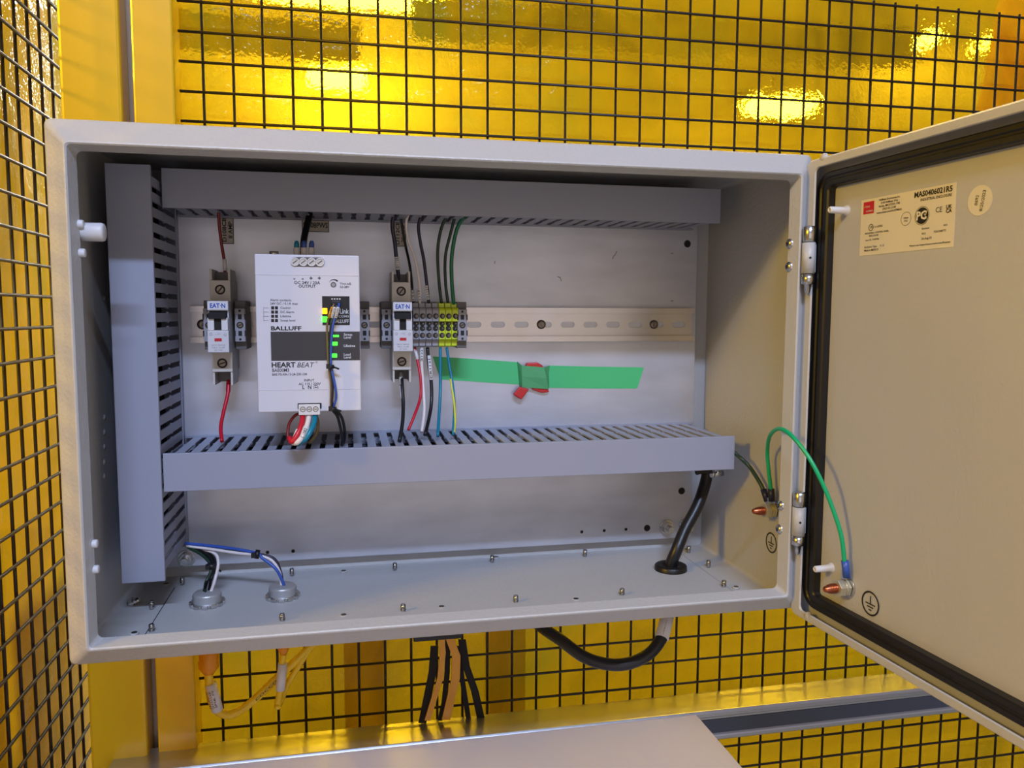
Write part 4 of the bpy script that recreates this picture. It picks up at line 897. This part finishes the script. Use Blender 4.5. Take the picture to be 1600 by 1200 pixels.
# yellow sensor cables under the enclosure
def ycable(px_, py_, Yc_, tail, label, mk):
    root = empty('sensor_cable', atY(px_, py_, Yc_)); tag(root, label, 'cable', 'yellow sensor cables under the enclosure')
    a = atY(px_, py_ - 46, Yc_); c = atY(px_ - (1 if mk else 0), py_ + 2, Yc_); d = (c - a).normalized(); L_ = (c - a).length
    k = MB(); sc_ = .62 if not mk else 1
    k.lathe(a, d, [(0, 0), (0, .0095 * sc_), (L_ * .55, .0095 * sc_), (L_ * .62, .0102 * sc_), (L_ * .8, .0098 * sc_), (L_ * .9, .0075 * sc_), (L_, .0055 * sc_), (L_, 0)], 'orange', n=20); k.build('connector', root)
    pth_ = [c] + tail; k = MB(); k.tube(pth_, .0042 if mk else .0033, 'ycab', n=12)
    k.build('cable_jacket', root)
    return root
t1 = PX([(327, 1070, .20), (331, 1095, .20), (342, 1112, .20), (362, 1116, .20), (392, 1098, .205), (430, 1062, .212), (470, 1025, .22), (500, 995, .225)])
yc = ycable(327, 1050, .20, t1, 'yellow sensor cable with orange connector and white sleeve, lower left', True)
k = MB(); a, c = atY(329, 1068, .20), atY(340, 1110, .20); k.cyl(a, c, .0056, 'tube', n=18); d = (c - a).normalized(); s_ = d.cross(YA).normalized()
for i in range(3): k.text(('SP1B  P3', 'J11111AP', '(3CP)10')[i], (a + c) / 2 - YA * .0058 + s_ * (.0022 - i * .0028), -d, -s_ if (-d).cross(-s_).y < 0 else s_, .0026, 'ink', .0, width=.018, lift=.0002)
k.build('white_marker_sleeve', yc)
def printed(root, a, c, s, r):
    d = (c - a).normalized(); s_ = d.cross(YA).normalized(); u = d if d.x > 0 else -d; v = ZA - u * ZA.dot(u); v.normalize()
    k = MB(); k.text(s, (a + c) / 2 - YA * (r + .0003) - v * .0014, u, v, .0036, 'ink', .01, width=(c - a).length, lift=.0002); k.build('jacket_print', root)
printed(yc, atY(400, 1091, .2065), atY(440, 1053, .2135), 'COCCOO', .0042)
t2 = PX([(441, 1036, .20), (440, 1065, .20), (434, 1098, .20), (434, 1104, .198), (438, 1098, .205), (448, 1072, .215), (470, 1035, .22), (495, 998, .225)])
yc2 = ycable(443, 1020, .20, t2, 'thin yellow sensor cable folded in a narrow loop, right of the other', False)
k = MB(); a, c = atY(441.5, 1036, .2), atY(438, 1078, .2); k.cyl(a, c, .0046, 'tube', n=16); k.build('white_marker_sleeve', yc2)
# ribbon bundle
rb = empty('strap_bundle', atY(685, 1000, .25)); tag(rb, 'black bar with orange straps and dark imitated shadow strips hanging below the enclosure centre', 'bundle')
k = MB(); a, c = atY(646, 1002, .235), atY(722, 984, .235); k.box((a.x, .232, a.z), (c.x, .240, c.z), 'black'); k.build('clamp_bar', rb, bevel=.001)
def ribbon(l, wpx, m_, Y_, nm):
    k = MB(); vs2 = []
    for x, y in l:
        a, c = atY(x - wpx / 2, y, Y_), atY(x + wpx / 2, y, Y_); vs2 += [a, c, c + YA * .002, a + YA * .002]
    n_ = len(l); fs2 = [(i * 4 + q_, i * 4 + (q_ + 1) % 4, (i + 1) * 4 + (q_ + 1) % 4, (i + 1) * 4 + q_) for i in range(n_ - 1) for q_ in range(4)] + [(0, 1, 2, 3), tuple((n_ - 1) * 4 + q_ for q_ in range(4))]
    k.add(vs2, fs2, m_, False); k.build(nm, rb)
ribbon([(690, 996), (692, 1020), (688, 1060), (668, 1126)], 9, 'amberw', .236, 'orange_strap')
ribbon([(702, 996), (713, 1025), (712, 1060), (697, 1125)], 13, 'amberw', .2365, 'orange_strap')
ribbon([(679, 1010), (676, 1050), (668, 1090), (660, 1130)], 12, 'void', .243, 'shadow_strip')  # dark ribbons from here on imitate shadow strips among the orange straps
ribbon([(700, 996), (699, 1050), (694, 1100), (688, 1126)], 8, 'void', .243, 'shadow_strip')
ribbon([(722, 1000), (728, 1040), (742, 1080), (752, 1125)], 12, 'void', .243, 'shadow_strip')
ribbon([(716, 1010), (722, 1060), (732, 1122)], 8, 'void', .245, 'shadow_strip')

# ================================================================== beyond the sheets
for x0_, y0_, x1_, y1_, Y_, l_ in ((640, 50, 1380, 96, 3.2, 'long steel beam seen as a darker band through the upper sheet'), (270, 62, 560, 84, 3.6, 'short steel beam below the top left lamp glow')):
    a, c = atY(x0_, y1_ - 12, Y_), atY(x1_, y0_ + 22, Y_); k = MB(); zt_b = (a.z + c.z) / 2
    k.box((a.x, Y_, zt_b - .07), (c.x, Y_ + .012, zt_b + .07), 'clampd'); k.box((a.x, Y_ - .05, zt_b + .062), (c.x, Y_ + .06, zt_b + .075), 'clampd'); k.box((a.x, Y_ - .05, zt_b - .075), (c.x, Y_ + .06, zt_b - .062), 'clampd'); tag(k.build('steel_beam'), l_, 'beam')
for x0_, x1_, l_ in ((538, 600, 'brown post seen dimly through the sheet left of the straps'), (762, 818, 'brown post seen dimly through the sheet right of the straps')):
    a, c = atY(x0_, 1050, .34), atY(x1_, 1050, .34); k = MB(); k.box((a.x, .33, HZ), (c.x, .37, -.05), 'brownc'); tag(k.build('machine_post', bevel=.003), l_, 'post', 'brown posts beyond the rear sheet')
k = MB(); a, c = atY(1570, 60, .42), atY(1515, 330, .42); k.tube([a + (a - c), a, c, c + (c - a) * .6], .028, 'robot', n=20, smooth_path=False); tag(k.build('industrial_robot'), 'orange machine arm seen through the sheet at the upper right', 'machine')
k = MB(); k.box((-.22, -.02, HZ), (-.17, .08, .14), 'robot'); k.box((-.26, .10, HZ), (-.2, .25, .05), 'robot'); tag(k.build('orange_machine', bevel=.008), 'orange machine base seen through the left sheet', 'machine')
for x, y, Y_, w_, h_, l_ in ((545, 8, 4.2, 1.0, .07, 'ceiling lamp glowing through the sheet at the top left'), (526, 135, 4.6, .34, .06, 'smaller ceiling lamp glowing below the top left one'), (1188, 180, 4.0, .36, .07, 'ceiling lamp glowing through the sheet right of centre'), (1400, 85, 4.6, .10, .05, 'small lamp glowing through the upper right sheet'), (1488, 91, 4.6, .04, .03, 'smallest lamp glow, right of the other small one')):
    p_ = atY(x, y, Y_); root = empty('ceiling_lamp', p_); tag(root, l_, 'lamp', 'ceiling lamps beyond the sheet')
    k = MB(); k.box((p_.x - w_ / 2, p_.y, p_.z - h_ / 2), (p_.x + w_ / 2, p_.y + .2, p_.z + h_ / 2), 'lamp'); k.build('lamp_diffuser', root)
    k = MB(); k.box((p_.x - w_ / 2 - .04, p_.y + .02, p_.z + h_ / 2), (p_.x + w_ / 2 + .04, p_.y + .25, p_.z + h_ / 2 + .05), 'screenmesh'); k.cyl(p_ + Vector((0, .1, h_ / 2)), Vector((p_.x, p_.y + .1, 4.1)), .01, 'screenmesh', n=8); k.build('lamp_housing', root)
